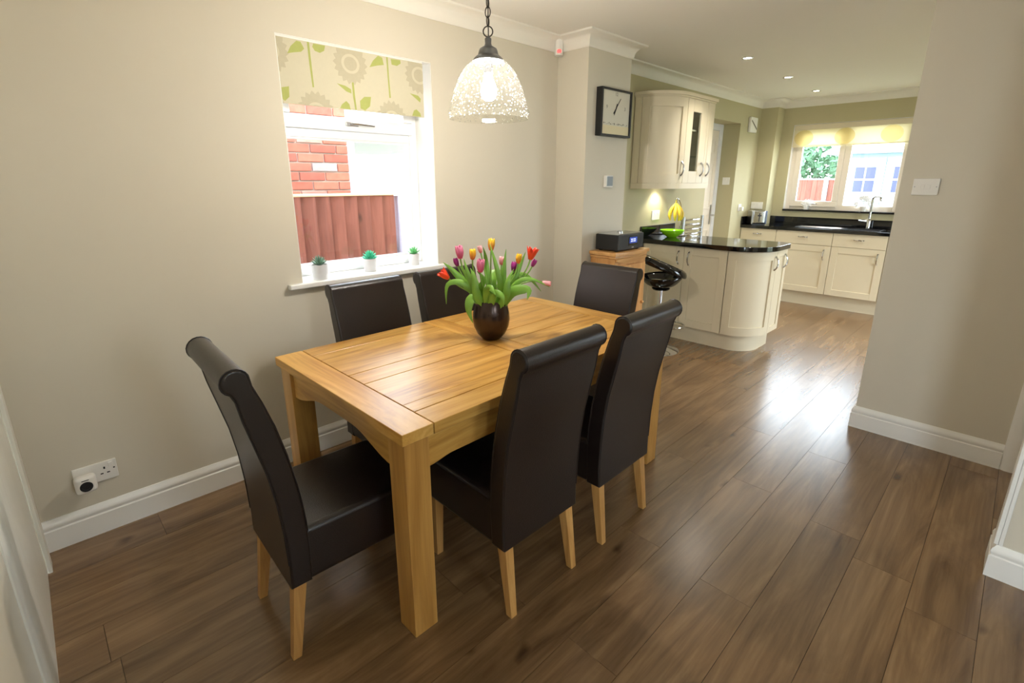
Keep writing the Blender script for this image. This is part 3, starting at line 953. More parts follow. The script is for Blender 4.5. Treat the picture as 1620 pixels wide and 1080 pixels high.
# u, z, depth, tip lean (du, dz), size, material, label
TUL = [
    (-0.190, 0.290, -0.02, (-0.50, 0.45), 1.05, F_RED, 1.0, 'red-orange tulip bending low over the chair side of the vase'),
    (-0.137, 0.378, 0.00, (-0.10, 1.0), 1.2, F_PINK, 0.1, 'tall pink tulip standing over a dark purple one'),
    (-0.152, 0.340, 0.02, (-0.30, 0.9), 0.8, F_PUR, 0.0, 'dark purple tulip tucked under the tall pink bloom'),
    (-0.083, 0.372, 0.01, (0.05, 1.0), 1.0, F_YEL, 0.05, 'yellow-orange tulip between the two big pink blooms'),
    (-0.044, 0.325, -0.05, (0.05, 1.0), 1.2, F_PINK, 0.1, 'pink tulip leaning towards the camera in front of the bunch'),
    (-0.047, 0.395, 0.06, (-0.2, 0.9), 0.7, F_PALE, 0.3, 'small pale mauve tulip at the back beneath the tallest bloom'),
    (0.002, 0.412, 0.02, (0.05, 1.0), 1.1, F_YEL, 0.05, 'tallest tulip of the vase, yellow flushed orange'),
    (0.047, 0.338, 0.07, (0.05, 1.0), 0.8, F_PALE, 0.05, 'pale pink tulip half hidden behind an upright leaf'),
    (0.102, 0.315, 0.03, (0.15, 1.0), 0.9, F_PUR, 0.05, 'purple tulip low behind the small yellow bloom'),
    (0.125, 0.356, 0.00, (0.12, 1.0), 0.9, F_YEL, 0.0, 'small closed yellow tulip beside the open red one'),
    (0.180, 0.372, 0.01, (0.25, 0.95), 1.15, F_RED, 1.2, 'open red tulip highest on the clock side of the vase'),
    (0.190, 0.335, 0.04, (0.45, 0.9), 0.75, F_PUR, 0.0, 'purple tulip directly beneath the open red bloom'),
    (0.235, 0.272, -0.01, (0.95, -0.25), 0.85, F_PALE, 0.1, 'pale pink tulip stretching out sideways over the table'),
]
LEAVES = [  # tulip index, points (u, z, d), half width
    (0, [(-0.02, 0.16, -0.01), (-0.10, 0.245, -0.01), (-0.17, 0.325, -0.02), (-0.212, 0.366, -0.03)], 0.017),
    (0, [(-0.03, 0.17, -0.03), (-0.115, 0.27, -0.05), (-0.19, 0.27, -0.06), (-0.200, 0.18, -0.06)], 0.014),
    (1, [(-0.02, 0.16, -0.03), (-0.07, 0.25, -0.05), (-0.10, 0.32, -0.05), (-0.118, 0.385, -0.04)], 0.015),
    (2, [(-0.02, 0.16, 0.03), (-0.08, 0.24, 0.04), (-0.12, 0.30, 0.05), (-0.15, 0.34, 0.05)], 0.014),
    (3, [(-0.015, 0.16, -0.04), (-0.06, 0.22, -0.07), (-0.07, 0.30, -0.07), (-0.088, 0.345, -0.06)], 0.017),
    (4, [(-0.01, 0.17, -0.05), (-0.01, 0.24, -0.08), (0.005, 0.26, -0.10), (0.025, 0.235, -0.12)], 0.022),
    (5, [(0.0, 0.17, 0.03), (-0.015, 0.27, 0.05), (-0.025, 0.37, 0.06), (-0.035, 0.425, 0.04)], 0.013),
    (6, [(0.03, 0.16, -0.03), (0.045, 0.26, -0.05), (0.025, 0.36, -0.05), (-0.002, 0.448, -0.03)], 0.013),
    (7, [(0.04, 0.16, 0.01), (0.055, 0.25, 0.0), (0.062, 0.34, 0.0), (0.070, 0.420, 0.01)], 0.014),
    (8, [(0.03, 0.16, -0.05), (0.07, 0.22, -0.08), (0.08, 0.29, -0.08), (0.105, 0.34, -0.06)], 0.016),
    (9, [(0.04, 0.16, 0.02), (0.09, 0.25, 0.02), (0.13, 0.33, 0.03), (0.160, 0.405, 0.03)], 0.016),
    (10, [(0.05, 0.165, -0.02), (0.10, 0.235, -0.05), (0.17, 0.245, -0.06), (0.165, 0.205, -0.08)], 0.024),
    (11, [(0.05, 0.17, 0.03), (0.11, 0.28, 0.04), (0.17, 0.285, 0.05), (0.235, 0.215, 0.05)], 0.016),
    (12, [(0.05, 0.17, -0.01), (0.12, 0.27, -0.02), (0.19, 0.285, -0.02), (0.27, 0.25, -0.02)], 0.011),
    (4, [(-0.04, 0.19, -0.05), (-0.085, 0.205, -0.06), (-0.098, 0.155, -0.07), (-0.080, 0.095, -0.075)], 0.021),
    (6, [(0.0, 0.17, -0.06), (0.02, 0.235, -0.09), (0.055, 0.225, -0.11), (0.06, 0.18, -0.11)], 0.016),
    (7, [(0.01, 0.16, 0.04), (0.0, 0.26, 0.06), (0.015, 0.30, 0.08), (0.045, 0.30, 0.09)], 0.024),
    (3, [(-0.03, 0.16, 0.0), (-0.05, 0.23, -0.02), (-0.03, 0.29, -0.04), (-0.06, 0.33, -0.05)], 0.015),
]
tul = []
for i, (u, z, d, (lu, lz), sz, fm, op, lb) in enumerate(TUL):
    t = thing('tulip', lb, 'tulip', (VX, VY, TH), 0, 'cut tulips in the bronze vase')
    head = vp(u, z, d)
    ax = (RU * lu + Vector((0, 0, lz)) + DU * (d * 2)).normalized()
    foot = vp(u * 0.08, 0.05, d * 0.25)
    neck = vp(u * 0.22, 0.20, d * 0.4)
    ctl = head - ax * (0.45 * (head - neck).length)
    pts = bez(foot, vp(u * 0.12, 0.12, d * 0.3), neck, 3)[:-1] + bez(neck, ctl, head, 8)
    MB().tube(pts, 0.0036, 6).build('stem', M_STEM, t)
    s0 = ax.orthogonal().normalized()
    s0 = Matrix.Rotation(i * 0.9, 3, ax) @ s0
    for k in range(6):
        sd = Matrix.Rotation(k * PI / 3, 3, ax) @ s0
        pm = MB()
        petal_mesh(pm, head, ax, sd, 0.050 * sz * (1.0 if k % 2 else 0.96), 0.0165 * sz * (1 if k % 2 else 0.92), op * 0.7)
        po = pm.build('petal', fm, t, smooth=80)
        so = po.modifiers.new('thickness', 'SOLIDIFY'); so.thickness = 0.0012
    tul.append(t)
for ti, pts, w in LEAVES:
    P = [vp(*p) for p in pts]
    dense = []
    for k in range(len(P) - 1):          # Catmull-Rom
        p0, p1, p2, p3 = P[max(k - 1, 0)], P[k], P[k + 1], P[min(k + 2, len(P) - 1)]
        for q in range(5):
            t = q / 5
            dense.append(0.5 * ((2 * p1) + (p2 - p0) * t + (2 * p0 - 5 * p1 + 4 * p2 - p3) * t * t + (3 * p1 - p0 - 3 * p2 + p3) * t ** 3))
    dense.append(P[-1])
    lo = leaf_mesh(dense, w, 0.35).build('leaf', M_LEAF, tul[ti], smooth=80)
    so = lo.modifiers.new('thickness', 'SOLIDIFY'); so.thickness = 0.001

# ------------------------------------------------------------------ pendant lamp
PX, PY = 1.482, 1.648
pl = thing('pendant_lamp', 'lit bell-shaped seeded glass pendant lamp on a chain above the table', 'lamp', (PX, PY, 0))
MB().lathe([(0.0, 2.46), (0.05, 2.46), (0.052, 2.45), (0.035, 2.43), (0.012, 2.42), (0, 2.42)], 24).build('ceiling_rose', M_PEWTER, pl)
n = 0
z = 2.076
while z < 2.43:
    Mx = Matrix.Translation((0, 0, z + 0.018)) @ Matrix.Rotation(PI / 2 * (n % 2) + 0.4, 4, 'Z')
    ring = [Mx @ Vector((0.011 * math.cos(a), 0, 0.019 * math.sin(a))) for a in (2 * PI * i / 14 for i in range(14))]
    MB().tube(ring, 0.0022, 6, closed=True).build('chain_link', M_IRON, pl)
    z += 0.0325
    n += 1
MB().tube([(0.002, 0, 2.03), (0.003, 0.002, 2.2), (0.0, 0, 2.44)], 0.0022, 6).build('cable', M_IRON, pl)
ring = [(0.7140 * 0.019 * math.cos(a), -0.70 * 0.019 * math.cos(a), 2.058 + 0.019 * math.sin(a)) for a in (2 * PI * i / 18 for i in range(18))]
MB().tube(ring, 0.0026, 6, closed=True).build('hanging_ring', M_IRON, pl)
MB().lathe([(0.0, 2.040), (0.006, 2.040), (0.010, 2.036), (0.0135, 2.032), (0.0125, 2.014), (0.016, 2.006), (0.034, 1.996), (0.038, 1.988), (0.042, 1.972), (0.052, 1.965), (0.060, 1.958), (0.063, 1.950), (0.060, 1.948), (0.0, 1.950)], 36).build('cap', M_PEWTER, pl)
sp = [(0.060, 1.952), (0.072, 1.947), (0.092, 1.930), (0.110, 1.908), (0.126, 1.880), (0.139, 1.850), (0.149, 1.820), (0.157, 1.790), (0.162, 1.768), (0.1675, 1.757), (0.1685, 1.749), (0.1645, 1.742), (0.1640, 1.730)]
inner = [(r - 0.003, z) for r, z in sp[::-1]]
mb = MB()
prof = sp + inner
rings = []
for r, z in prof:
    rings.append([mb.bm.verts.new((r * math.cos(2 * PI * i / 64), r * math.sin(2 * PI * i / 64), z)) for i in range(64)])
for k in range(len(rings)):
    a, b = rings[k], rings[(k + 1) % len(rings)]
    for i in range(64):
        mb.bm.faces.new((a[i], a[(i + 1) % 64], b[(i + 1) % 64], b[i]))
bmesh.ops.recalc_face_normals(mb.bm, faces=list(mb.bm.faces))
mb.build('shade', M_SEED, pl, smooth=70)
MB().lathe([(0.0, 1.952), (0.018, 1.952), (0.019, 1.905), (0.014, 1.90), (0.0, 1.90)], 16).build('lamp_holder', M_PEWTER, pl)
MB().lathe([(0.0, 1.800), (0.016, 1.803), (0.028, 1.815), (0.033, 1.835), (0.030, 1.858), (0.020, 1.880), (0.014, 1.899), (0.0, 1.899)], 16).build('bulb', M_BULB, pl)

# ------------------------------------------------------------------ ceiling downlights


def downlight(x, y, lb, power=DOWN):
    t = thing('downlight', lb, 'light', (x, y, CZ), 0, 'recessed ceiling downlights in the kitchen')
    MB().lathe([(0.030, -0.001), (0.046, -0.001), (0.046, -0.005), (0.040, -0.008), (0.032, -0.006), (0.030, -0.003), (0.030, -0.001)], 28).build('rim', M_CHROME, t)
    MB().lathe([(0.0, -0.003), (0.031, -0.003), (0.031, -0.001), (0.0, -0.001)], 24).build('lamp_face', M_LED, t)
    l = bpy.data.lights.new('downlight_beam', 'SPOT')
    l.energy = power
    l.color = (1.0, 0.92, 0.81)
    l.spot_size = R(125)
    l.spot_blend = 0.9
    l.shadow_soft_size = 0.035
    o = bpy.data.objects.new('downlight_beam', l)
    COL.objects.link(o)
    o.parent = t
    o.location = (0, 0, -0.03)


downlight(4.52, 1.85, 'lit recessed downlight nearest the dining area, over the peninsula')
downlight(5.60, 1.88, 'lit recessed downlight in the middle of the row of three')
downlight(6.63, 1.91, 'lit recessed downlight closest to the sink window')
for x, y, w_ in ((4.52, 0.2, 'first'), (5.6, 0.2, 'second'), (6.63, 0.2, 'third')):
    downlight(x, y, w_ + ' downlight of the row hidden beyond the wall stub')

# ------------------------------------------------------------------ dining blind
rb = thing('roman_blind', 'cream blind printed with sunflowers and green leaves in the dining window', 'blind', (0, 2.60, 0))
BX0, BX1, BZ0, BZ1 = 1.008, 1.822, 1.842, 2.132
MB().box(BX0, BX1, -0.008, 0.0, BZ0, BZ1, bev=0.003).box(BX0 + 0.004, BX1 - 0.004, 0.004, 0.012, BZ0 + 0.006, BZ1).build('fabric', M_FABRIC, rb)
MB().box(BX0, BX1, -0.006, 0.03, BZ1, BZ1 + 0.010, bev=0.002).build('head_rail', M_WHITE, rb)


def clipz(v):
    return min(max(v, BZ0 + 0.002), BZ1 - 0.002)


def clipx(v):
    return min(max(v, BX0 + 0.001), BX1 - 0.001)


def printed(name, pts, m, d=0.0):
    mb = MB()
    mb.bm.faces.new([mb.bm.verts.new((clipx(x), -0.0085 - d, clipz(z))) for x, z in pts])
    return mb.build(name, m, rb, smooth=0)


def sunflower(cx, cz, rx, rz, rrx, rrz):
    n = 72
    mb = MB()
    outer, inner_ = [], []
    for i in range(n):
        a = 2 * PI * i / n
        k = 1.0 + 0.09 * math.cos(a * 18)
        outer.append(mb.bm.verts.new((clipx(cx + rx * k * math.cos(a)), -0.0085, clipz(cz + rz * k * math.sin(a)))))
        inner_.append(mb.bm.verts.new((clipx(cx + rrx * math.cos(a)), -0.0085, clipz(cz + rrz * math.sin(a)))))
    for i in range(n):
        j = (i + 1) % n
        try:
            mb.bm.faces.new((outer[i], outer[j], inner_[j], inner_[i]))
        except ValueError:
            pass
    c = [mb.bm.verts.new((clipx(cx + rrx * 0.72 * math.cos(2 * PI * i / 40)), -0.0085, clipz(cz + rrz * 0.72 * math.sin(2 * PI * i / 40)))) for i in range(40)]
    mb.bm.faces.new(c)
    bmesh.ops.dissolve_degenerate(mb.bm, dist=1e-5, edges=list(mb.bm.edges))
    mb.build('printed_sunflower', M_PRINTB, rb, smooth=0)


for cx, cz in ((1.375, 2.065), (0.968, 2.065), (1.796, 2.065), (1.172, 1.815), (1.603, 1.815)):
    sunflower(cx, cz, 0.088, 0.092, 0.050, 0.046)
P_LEAVES = [
    [(1.055, 2.064), (1.074, 2.098), (1.104, 2.126), (1.124, 2.125), (1.139, 2.097), (1.122, 2.081), (1.086, 2.073)],
    [(1.180, 2.112), (1.186, 2.128), (1.246, 2.128), (1.239, 2.104), (1.216, 2.091), (1.191, 2.096)],
    [(1.291, 1.963), (1.336, 1.957), (1.367, 1.943), (1.368, 1.923), (1.34, 1.93)],
    [(1.297, 1.845), (1.31, 1.866), (1.335, 1.884), (1.351, 1.87), (1.356, 1.845)],
    [(1.413, 1.892), (1.44, 1.915), (1.48, 1.919), (1.47, 1.871), (1.44, 1.847), (1.413, 1.855)],
    [(1.483, 2.065), (1.505, 2.099), (1.538, 2.129), (1.563, 2.123), (1.57, 2.088), (1.528, 2.079)],
    [(1.615, 2.125), (1.675, 2.127), (1.677, 2.111), (1.652, 2.095), (1.619, 2.097)],
    [(1.010, 1.911), (1.046, 1.92), (1.043, 1.873), (1.02, 1.852), (1.010, 1.860)],
    [(1.726, 1.965), (1.782, 1.958), (1.8, 1.943), (1.795, 1.922), (1.76, 1.944)],
    [(1.736, 1.846), (1.749, 1.875), (1.767, 1.883), (1.792, 1.865), (1.798, 1.846)],
]
for q in P_LEAVES:
    printed('printed_leaf', q, M_PRINTG, 0.0004)
for q in ([(1.155, 2.13), (1.166, 2.13), (1.168, 2.02), (1.170, 1.93), (1.162, 1.929), (1.157, 2.028)],
          [(1.374, 1.978), (1.385, 1.978), (1.387, 1.905), (1.391, 1.846), (1.382, 1.845), (1.375, 1.908)],
          [(1.587, 2.13), (1.597, 2.13), (1.598, 2.029), (1.602, 1.927), (1.592, 1.926), (1.589, 2.038)]):
    printed('printed_stem', q, M_PRINTG, 0.0004)

# kitchen blind
nt3 = M_PRINTY.node_tree
trn = nt3.nodes.new('ShaderNodeBsdfTransparent'); trn.inputs[0].default_value = (1.0, 0.97, 0.84, 1)
mxs = nt3.nodes.new('ShaderNodeMixShader'); mxs.inputs[0].default_value = 0.88
nt3.links.new(nt3.nodes['Principled BSDF'].outputs[0], mxs.inputs[1]); nt3.links.new(trn.outputs[0], mxs.inputs[2])
nt3.links.new(mxs.outputs[0], nt3.nodes['Material Output'].inputs[0])
kb = thing('roller_blind', 'pale yellow blind with faint circles in the sink window', 'blind', (7.195, 0, 0))
MB().box(0.02, 0.028, 1.06, 2.26, 1.905, 2.10, bev=0.002).build('fabric', M_FABRIC2, kb)
MB().box(0.015, 0.06, 1.06, 2.26, 2.10, 2.16, bev=0.004).build('head_rail', M_CREAM, kb)
MB().box(0.015, 0.032, 1.06, 2.26, 1.898, 1.912, bev=0.002).build('bottom_bar', M_FABRIC2, kb)
for yc in (2.14, 1.70, 1.24):
    pts = [(yc + 0.105 * math.cos(2 * PI * i / 40), 2.005 + 0.092 * math.sin(2 * PI * i / 40)) for i in range(40)]
    MB().prism(pts, lambda u, v, d: (d, u, v), 0.0190, 0.0194).build('printed_circle', M_PRINTY, kb, smooth=0)

# ------------------------------------------------------------------ succulents on the dining sill
M_POT = mat('pale_grey_ceramic', (216, 214, 214), 0.5, noise=0.05, nscale=25)
M_SUCA = mat('grey_green_succulent', (116, 150, 128), 0.6, noise=0.15, nscale=40)
M_SUCB = mat('mint_green_succulent', (70, 190, 150), 0.55, noise=0.12, nscale=40)
M_SUCC = mat('light_green_succulent', (110, 190, 120), 0.55, noise=0.12, nscale=40)
M_SOIL = mat('dark_potting_soil', (70, 58, 48), 0.95, noise=0.2, nscale=80)


def succulent(x, y, r, h, sm, kind, lb):
    t = thing('potted_succulent', lb, 'plant', (x, y, 0.972), 0, 'small potted succulents on the window sill')
    MB().lathe([(0.0, 0.0), (r * 0.90, 0.0), (r * 0.95, 0.003), (r, h), (r - 0.004, h), (r - 0.006, h - 0.012), (0.0, h - 0.012)], 32).build('pot', M_POT, t)
    MB().lathe([(0.0, h - 0.0115), (r - 0.0065, h - 0.0115), (r - 0.0065, h - 0.010), (0.0, h - 0.008)], 20).build('soil', M_SOIL, t)
    rings = {'dome': [(26, 10), (50, 9), (72, 7), (88, 3)], 'rosette': [(12, 9), (34, 8), (58, 6), (80, 4)], 'spike': [(30, 6), (55, 6), (75, 4)]}[kind]
    rg = random.Random(int(x * 100))
    for el_, n in rings:
        for i in range(n):
            a = 2 * PI * i / n + el_ * 0.3 + rg.uniform(-0.1, 0.1)
            dr = Vector((math.cos(a) * math.cos(R(el_)), math.sin(a) * math.cos(R(el_)), math.sin(R(el_))))
            L = {'dome': 0.044, 'rosette': 0.048, 'spike': 0.055}[kind] * (r / 0.043)
            b0 = Vector((0, 0, h - 0.006)) + dr * 0.006
            wmid = {'dome': 0.0050, 'rosette': 0.0085, 'spike': 0.0055}[kind]
            up = Vector((0, 0, 0.006 if kind != 'rosette' else 0.010))
            MB().tube([b0, b0 + dr * L * 0.35, b0 + dr * L * 0.72 + up * 0.5, b0 + dr * L + up], [wmid * 0.7, wmid, wmid * 0.85, 0.0006], 6, flat=(1.25, 0.6)).build('leaf', sm, t, smooth=60)


succulent(1.117, 2.622, 0.043, 0.078, M_SUCA, 'dome', 'grey-green spiky succulent in a grey pot on the sill, biggest of three')
succulent(1.432, 2.650, 0.037, 0.074, M_SUCB, 'rosette', 'mint green rosette succulent in the middle of the dining sill')
succulent(1.745, 2.665, 0.033, 0.070, M_SUCC, 'spike', 'light green upright succulent on the sill by the window reveal')

# ------------------------------------------------------------------ wall socket with plug-in, lower part of the window wall
ws = thing('wall_socket', 'white double wall socket above the skirting of the window wall', 'socket', (0.039, 2.583, 0.280))
MB().box(-0.073, 0.073, -0.009, 0.0, -0.043, 0.043, bev=0.003).build('faceplate', M_PLASTIC, ws)
MB().box(0.045, 0.060, -0.012, -0.008, 0.012, 0.034, bev=0.001).build('rocker', M_PLASTIC, ws)
M_HOLE = mat('socket_hole', (40, 36, 34), 0.8, noise=0.1)
for (x, z, a, b) in ((0.030, 0.014, 0.003, 0.005), (0.019, -0.010, 0.005, 0.0025), (0.041, -0.010, 0.005, 0.0025), (0.062, 0.004, 0.003, 0.003)):
    MB().box(x - a, x + a, -0.0095, -0.0085, z - b, z + b).build('pin_hole', M_HOLE, ws, smooth=0)
pd = thing('plug_in_sensor', 'rounded white plug-in device with a black ring, in the socket', 'device', (0.000, 2.574, 0.268))
MB().box(-0.036, 0.036, -0.062, -0.022, -0.038, 0.038, bev=0.015, seg=4).box(-0.022, 0.022, -0.025, -0.001, -0.024, 0.024, bev=0.006).build('body', M_PLASTIC, pd, smooth=60)
Mr = Matrix.Translation((0, -0.0625, -0.005)) @ Matrix.Rotation(PI / 2, 4, 'X')
MB().lathe([(0.0135, 0.0), (0.0215, 0.0), (0.0215, 0.002), (0.0135, 0.002), (0.0135, 0.0)], 32, M=Mr).build('ring', M_BLACK, pd)
MB().box(-0.012, 0.012, -0.0628, -0.0615, 0.0215, 0.0245).build('logo_strip', M_DARKPLAS, pd, smooth=0)

# ------------------------------------------------------------------ pier: clock, thermostat, alarm sensor
M_FACE = mat('pale_clock_face', (216, 212, 196), 0.5, noise=0.02)
M_BAND = mat('cream_clock_band', (226, 214, 176), 0.5, noise=0.02)
ck = thing('wall_clock', 'black box-framed rectangular clock with pale face on the wall pier', 'clock', (3.298, 2.308, 1.966))
CW, CHH, CD = 0.193, 0.163, 0.052
f = MB()
f.box(-CW, -CW + 0.018, -CD, 0, -CHH, CHH, bev=0.002).box(CW - 0.018, CW, -CD, 0, -CHH, CHH, bev=0.002)
f.box(-CW + 0.018, CW - 0.018, -CD, 0, -CHH, -CHH + 0.014, bev=0.002).box(-CW + 0.018, CW - 0.018, -CD, 0, CHH - 0.014, CHH, bev=0.002)
f.build('frame', M_BLACK, ck)
MB().box(-CW + 0.018, CW - 0.018, -CD + 0.012, -0.003, -CHH + 0.014, CHH - 0.014).build('face', M_FACE, ck, smooth=0)
MB().box(-CW + 0.018, CW - 0.018, -CD + 0.011, -CD + 0.0122, -CHH + 0.014, -CHH + 0.075).build('lower_band', M_BAND, ck, smooth=0)
M_INK = mat('grey_dial_ink', (120, 116, 104), 0.6, noise=0.05)
cz0 = 0.035
hd = MB()
for ang, L, tail, w in ((38, 0.085, 0.05, 0.004), (205, 0.055, 0.03, 0.006)):
    dx, dz = math.sin(R(ang)), math.cos(R(ang))
    nx, nz = dz, -dx
    pts = [(-dx * tail - nx * w, -dz * tail - nz * w), (-dx * tail + nx * w, -dz * tail + nz * w), (dx * L + nx * w * 0.3, dz * L + nz * w * 0.3), (dx * L - nx * w * 0.3, dz * L - nz * w * 0.3)]
    MB().prism(pts, lambda u, v, d: (u, d, v + cz0), -CD + 0.008, -CD + 0.0105).build('hand', M_BLACK, ck, smooth=0)


def words(txt, size, loc, rot, m, parent, name, ext=0.0003):
    c = bpy.data.curves.new(name, 'FONT')
    c.body = txt
    c.size = size
    c.align_x = 'CENTER'
    c.align_y = 'CENTER'
    c.extrude = ext
    c.materials.append(m)
    tmp = bpy.data.objects.new(name, c)
    me = bpy.data.meshes.new_from_object(tmp)
    bpy.data.objects.remove(tmp)
    o = bpy.data.objects.new(name, me)
    COL.objects.link(o)
    o.parent = parent
    o.location = loc
    o.rotation_euler = rot
    return o


for tx, x, z in (('12', 0.0, 0.128), ('3', 0.115, 0.035), ('9', -0.115, 0.035)):
    words(tx, 0.034, (x, -CD + 0.0112, z), (PI / 2, 0, 0), M_INK, ck, 'numeral')
ln = MB()
for i in range(19):
    x = -0.15 + i * 0.0165
    ln.box(x, x + 0.009, -CD + 0.0108, -CD + 0.0122, -0.078 + 0.004 * math.sin(i * 2.1), -0.074 + 0.006 * math.sin(i * 1.7 + 1))
ln.build('dial_line', M_INK, ck, smooth=0)

M_LCD = mat('grey_blue_display', (150, 160, 168), 0.25, noise=0.03)
th = thing('thermostat', 'small white thermostat with grey screen below the clock', 'thermostat', (3.283, 2.308, 1.482))
MB().box(-0.045, 0.045, -0.026, 0, -0.044, 0.044, bev=0.004).build('case', M_PLASTIC, th)
MB().box(-0.034, 0.040, -0.0275, -0.0255, -0.034, 0.036, bev=0.0008).build('screen', M_LCD, th)

M_PIRRED = mat('red_sensor_light', (255, 110, 110), 0.4, emit=(255, 60, 60), estr=1.2)
pr = thing('alarm_sensor', 'white corner motion sensor with red light under the ceiling', 'sensor', (2.955, 2.538, 2.395), R(-45))
MB().prism([(-0.030, 0.045), (0.030, 0.045), (0.030, 0.0), (0.022, -0.016), (0.0, -0.024), (-0.022, -0.016), (-0.030, 0.0)], lambda u, v, d: (u, v, d), -0.055, 0.050, bev=0.004).build('case', M_PLASTIC, pr, rot=(0, 0, 0))
MB().sphere((0, -0.018, -0.030), 0.016, 1, 0.55, 1).build('lens', M_PIRRED, pr)

# switch on the wall stub
sw = thing('light_switch', 'white double switch plate on the beige wall stub', 'switch', (3.51, 0.410, 1.453), R(-90))
MB().box(-0.056, 0.056, -0.010, 0, -0.043, 0.043, bev=0.003).build('faceplate', M_PLASTIC, sw)
for dx in (-0.012, 0.012):
    MB().box(dx - 0.008, dx + 0.008, -0.0135, -0.009, -0.012, 0.012, bev=0.001).build('rocker', M_PLASTIC, sw)
for dx in (-0.046, 0.046):
    MB().lathe([(0, 0.0), (0.003, 0.0), (0.003, 0.001), (0, 0.001)], 10, M=Matrix.Translation((dx, -0.0105, 0)) @ Matrix.Rotation(PI / 2, 4, 'X')).build('screw', M_STEEL, sw)

# ------------------------------------------------------------------ cabinet with radio beside the pier
sc = thing('side_cabinet', 'narrow orange pine cabinet with bowed top against the wall pier, under the radio', 'cabinet', (3.30, 2.286, 0))


def bow(hw, back, front, belly, n=10):
    pts = [(-hw, back), (-hw, front)]
    for i in range(1, n):
        t = i / n
        pts.append((-hw + 2 * hw * t, front - belly * math.sin(PI * t)))
    pts += [(hw, front), (hw, back)]
    return pts


MB().box(-0.212, 0.212, -0.222, 0, 0.05, 0.925, bev=0.004).build('body', M_PINE, sc)
MB().prism(bow(0.232, 0.0, -0.240, 0.028), lambda u, v, d: (u, v, d), 0.948, 0.975, bev=0.004).build('top', M_PINEX, sc)
MB().prism(bow(0.220, 0.0, -0.228, 0.020), lambda u, v, d: (u, v, d), 0.925, 0.948, bev=0.006).build('moulding', M_PINEX, sc)
ap = [(-0.205, 0.925), (-0.205, 0.905)] + [(-0.205 + 0.41 * i / 12, 0.905 - 0.022 * math.sin(PI * i / 12)) for i in range(1, 12)] + [(0.205, 0.905), (0.205, 0.925)]
MB().prism(ap, lambda u, v, d: (u, d, v), -0.236, -0.222, bev=0.003).build('arched_rail', M_PINEX, sc)
dr = MB().box(-0.19, 0.19, -0.238, -0.222, 0.10, 0.87, bev=0.003).box(-0.13, 0.13, -0.243, -0.237, 0.17, 0.80, bev=0.004).build('door', M_PINE, sc)
MB().sphere((0.16, -0.25, 0.55), 0.013).build('knob', M_PINE, dr)
MB().box(-0.2120, -0.218, -0.20, -0.02, 0.10, 0.87, bev=0.002).build('side_panel', M_PINE, sc)
MB().box(-0.205, 0.205, -0.20, -0.01, 0.0, 0.05).build('plinth', M_PINE, sc, smooth=0)

rd = thing('radio', 'black tabletop radio with blue display on the pine cabinet', 'radio', (3.295, 2.272, 0.975))
MB().box(-0.175, 0.175, -0.205, 0, 0.008, 0.125, bev=0.008, seg=3).build('case', M_BLACK, rd)
MB().box(-0.168, 0.168, -0.19, -0.02, 0.124, 0.129, bev=0.002).build('top_panel', M_STEEL, rd)
M_BLUE = mat('blue_lit_display', (40, 60, 140), 0.2, emit=(70, 100, 210), estr=0.22)
M_DIG = mat('pale_lit_digits', (230, 236, 255), 0.3, emit=(220, 230, 255), estr=0.5)
MB().box(-0.035, 0.085, -0.2075, -0.204, 0.038, 0.105, bev=0.002).build('display_bezel', M_BLACKGL, rd)
MB().box(-0.027, 0.077, -0.2085, -0.207, 0.055, 0.100).build('display', M_BLUE, rd, smooth=0)
dg = MB()
for x in (-0.010, 0.006, 0.026, 0.042):
    dg.box(x, x + 0.010, -0.2092, -0.2084, 0.066, 0.070).box(x, x + 0.010, -0.2092, -0.2084, 0.084, 0.088).box(x + 0.007, x + 0.010, -0.2092, -0.2084, 0.066, 0.088)
dg.build('display_digit', M_DIG, rd, smooth=0)
MB().lathe([(0, 0.129), (0.022, 0.129), (0.022, 0.140), (0.018, 0.144), (0, 0.144)], 24, c=(0.0, -0.10, 0)).build('dial', M_CHROME, rd)
MB().box(0.012, 0.036, -0.2068, -0.204, 0.020, 0.026).build('badge', M_STEEL, rd, smooth=0)
for dx in (-0.14, 0.14):
    for dy in (-0.17, -0.03):
        MB().box(dx - 0.01, dx + 0.01, dy - 0.01, dy + 0.01, 0.0, 0.010).build('foot', M_BLACK, rd, smooth=0)

# ------------------------------------------------------------------ bar stool
bs = thing('bar_stool', 'gloss black bar stool with looped back and chrome base by the peninsula', 'stool', (3.955, 2.15, 0), R(-44))
MB().lathe([(0.0, 0.0), (0.195, 0.0), (0.20, 0.004), (0.19, 0.012), (0.12, 0.026), (0.06, 0.05), (0.034, 0.085), (0.030, 0.12), (0.0, 0.12)], 40).build('base', M_CHROME, bs)
MB().cyl((0, 0, 0.10), (0, 0, 0.36), 0.028, 20).cyl((0, 0, 0.36), (0, 0, 0.575), 0.019, 20).build('column', M_CHROME, bs)
fr_ = [(0.105 + 0.125 * math.cos(a), 0.125 * math.sin(a), 0.235) for a in (2 * PI * i / 24 for i in range(24))]
MB().tube(fr_, 0.009, 8, closed=True).cyl((0, 0, 0.235), (0.03, 0, 0.235), 0.03, 12).build('footrest', M_CHROME, bs)
SA, SB = 0.185, 0.19


def rim(a):
    return Vector((SA * math.cos(a), SB * math.sin(a), 0.680 + 0.012 * math.cos(a)))


def bowl_fn(i, j):
    a = 2 * PI * i
    s = 0.02 + 0.98 * j
    p = rim(a)
    return Vector((p.x * s ** 0.8, p.y * s ** 0.8, 0.580 + (p.z - 0.580) * s ** 2.6))


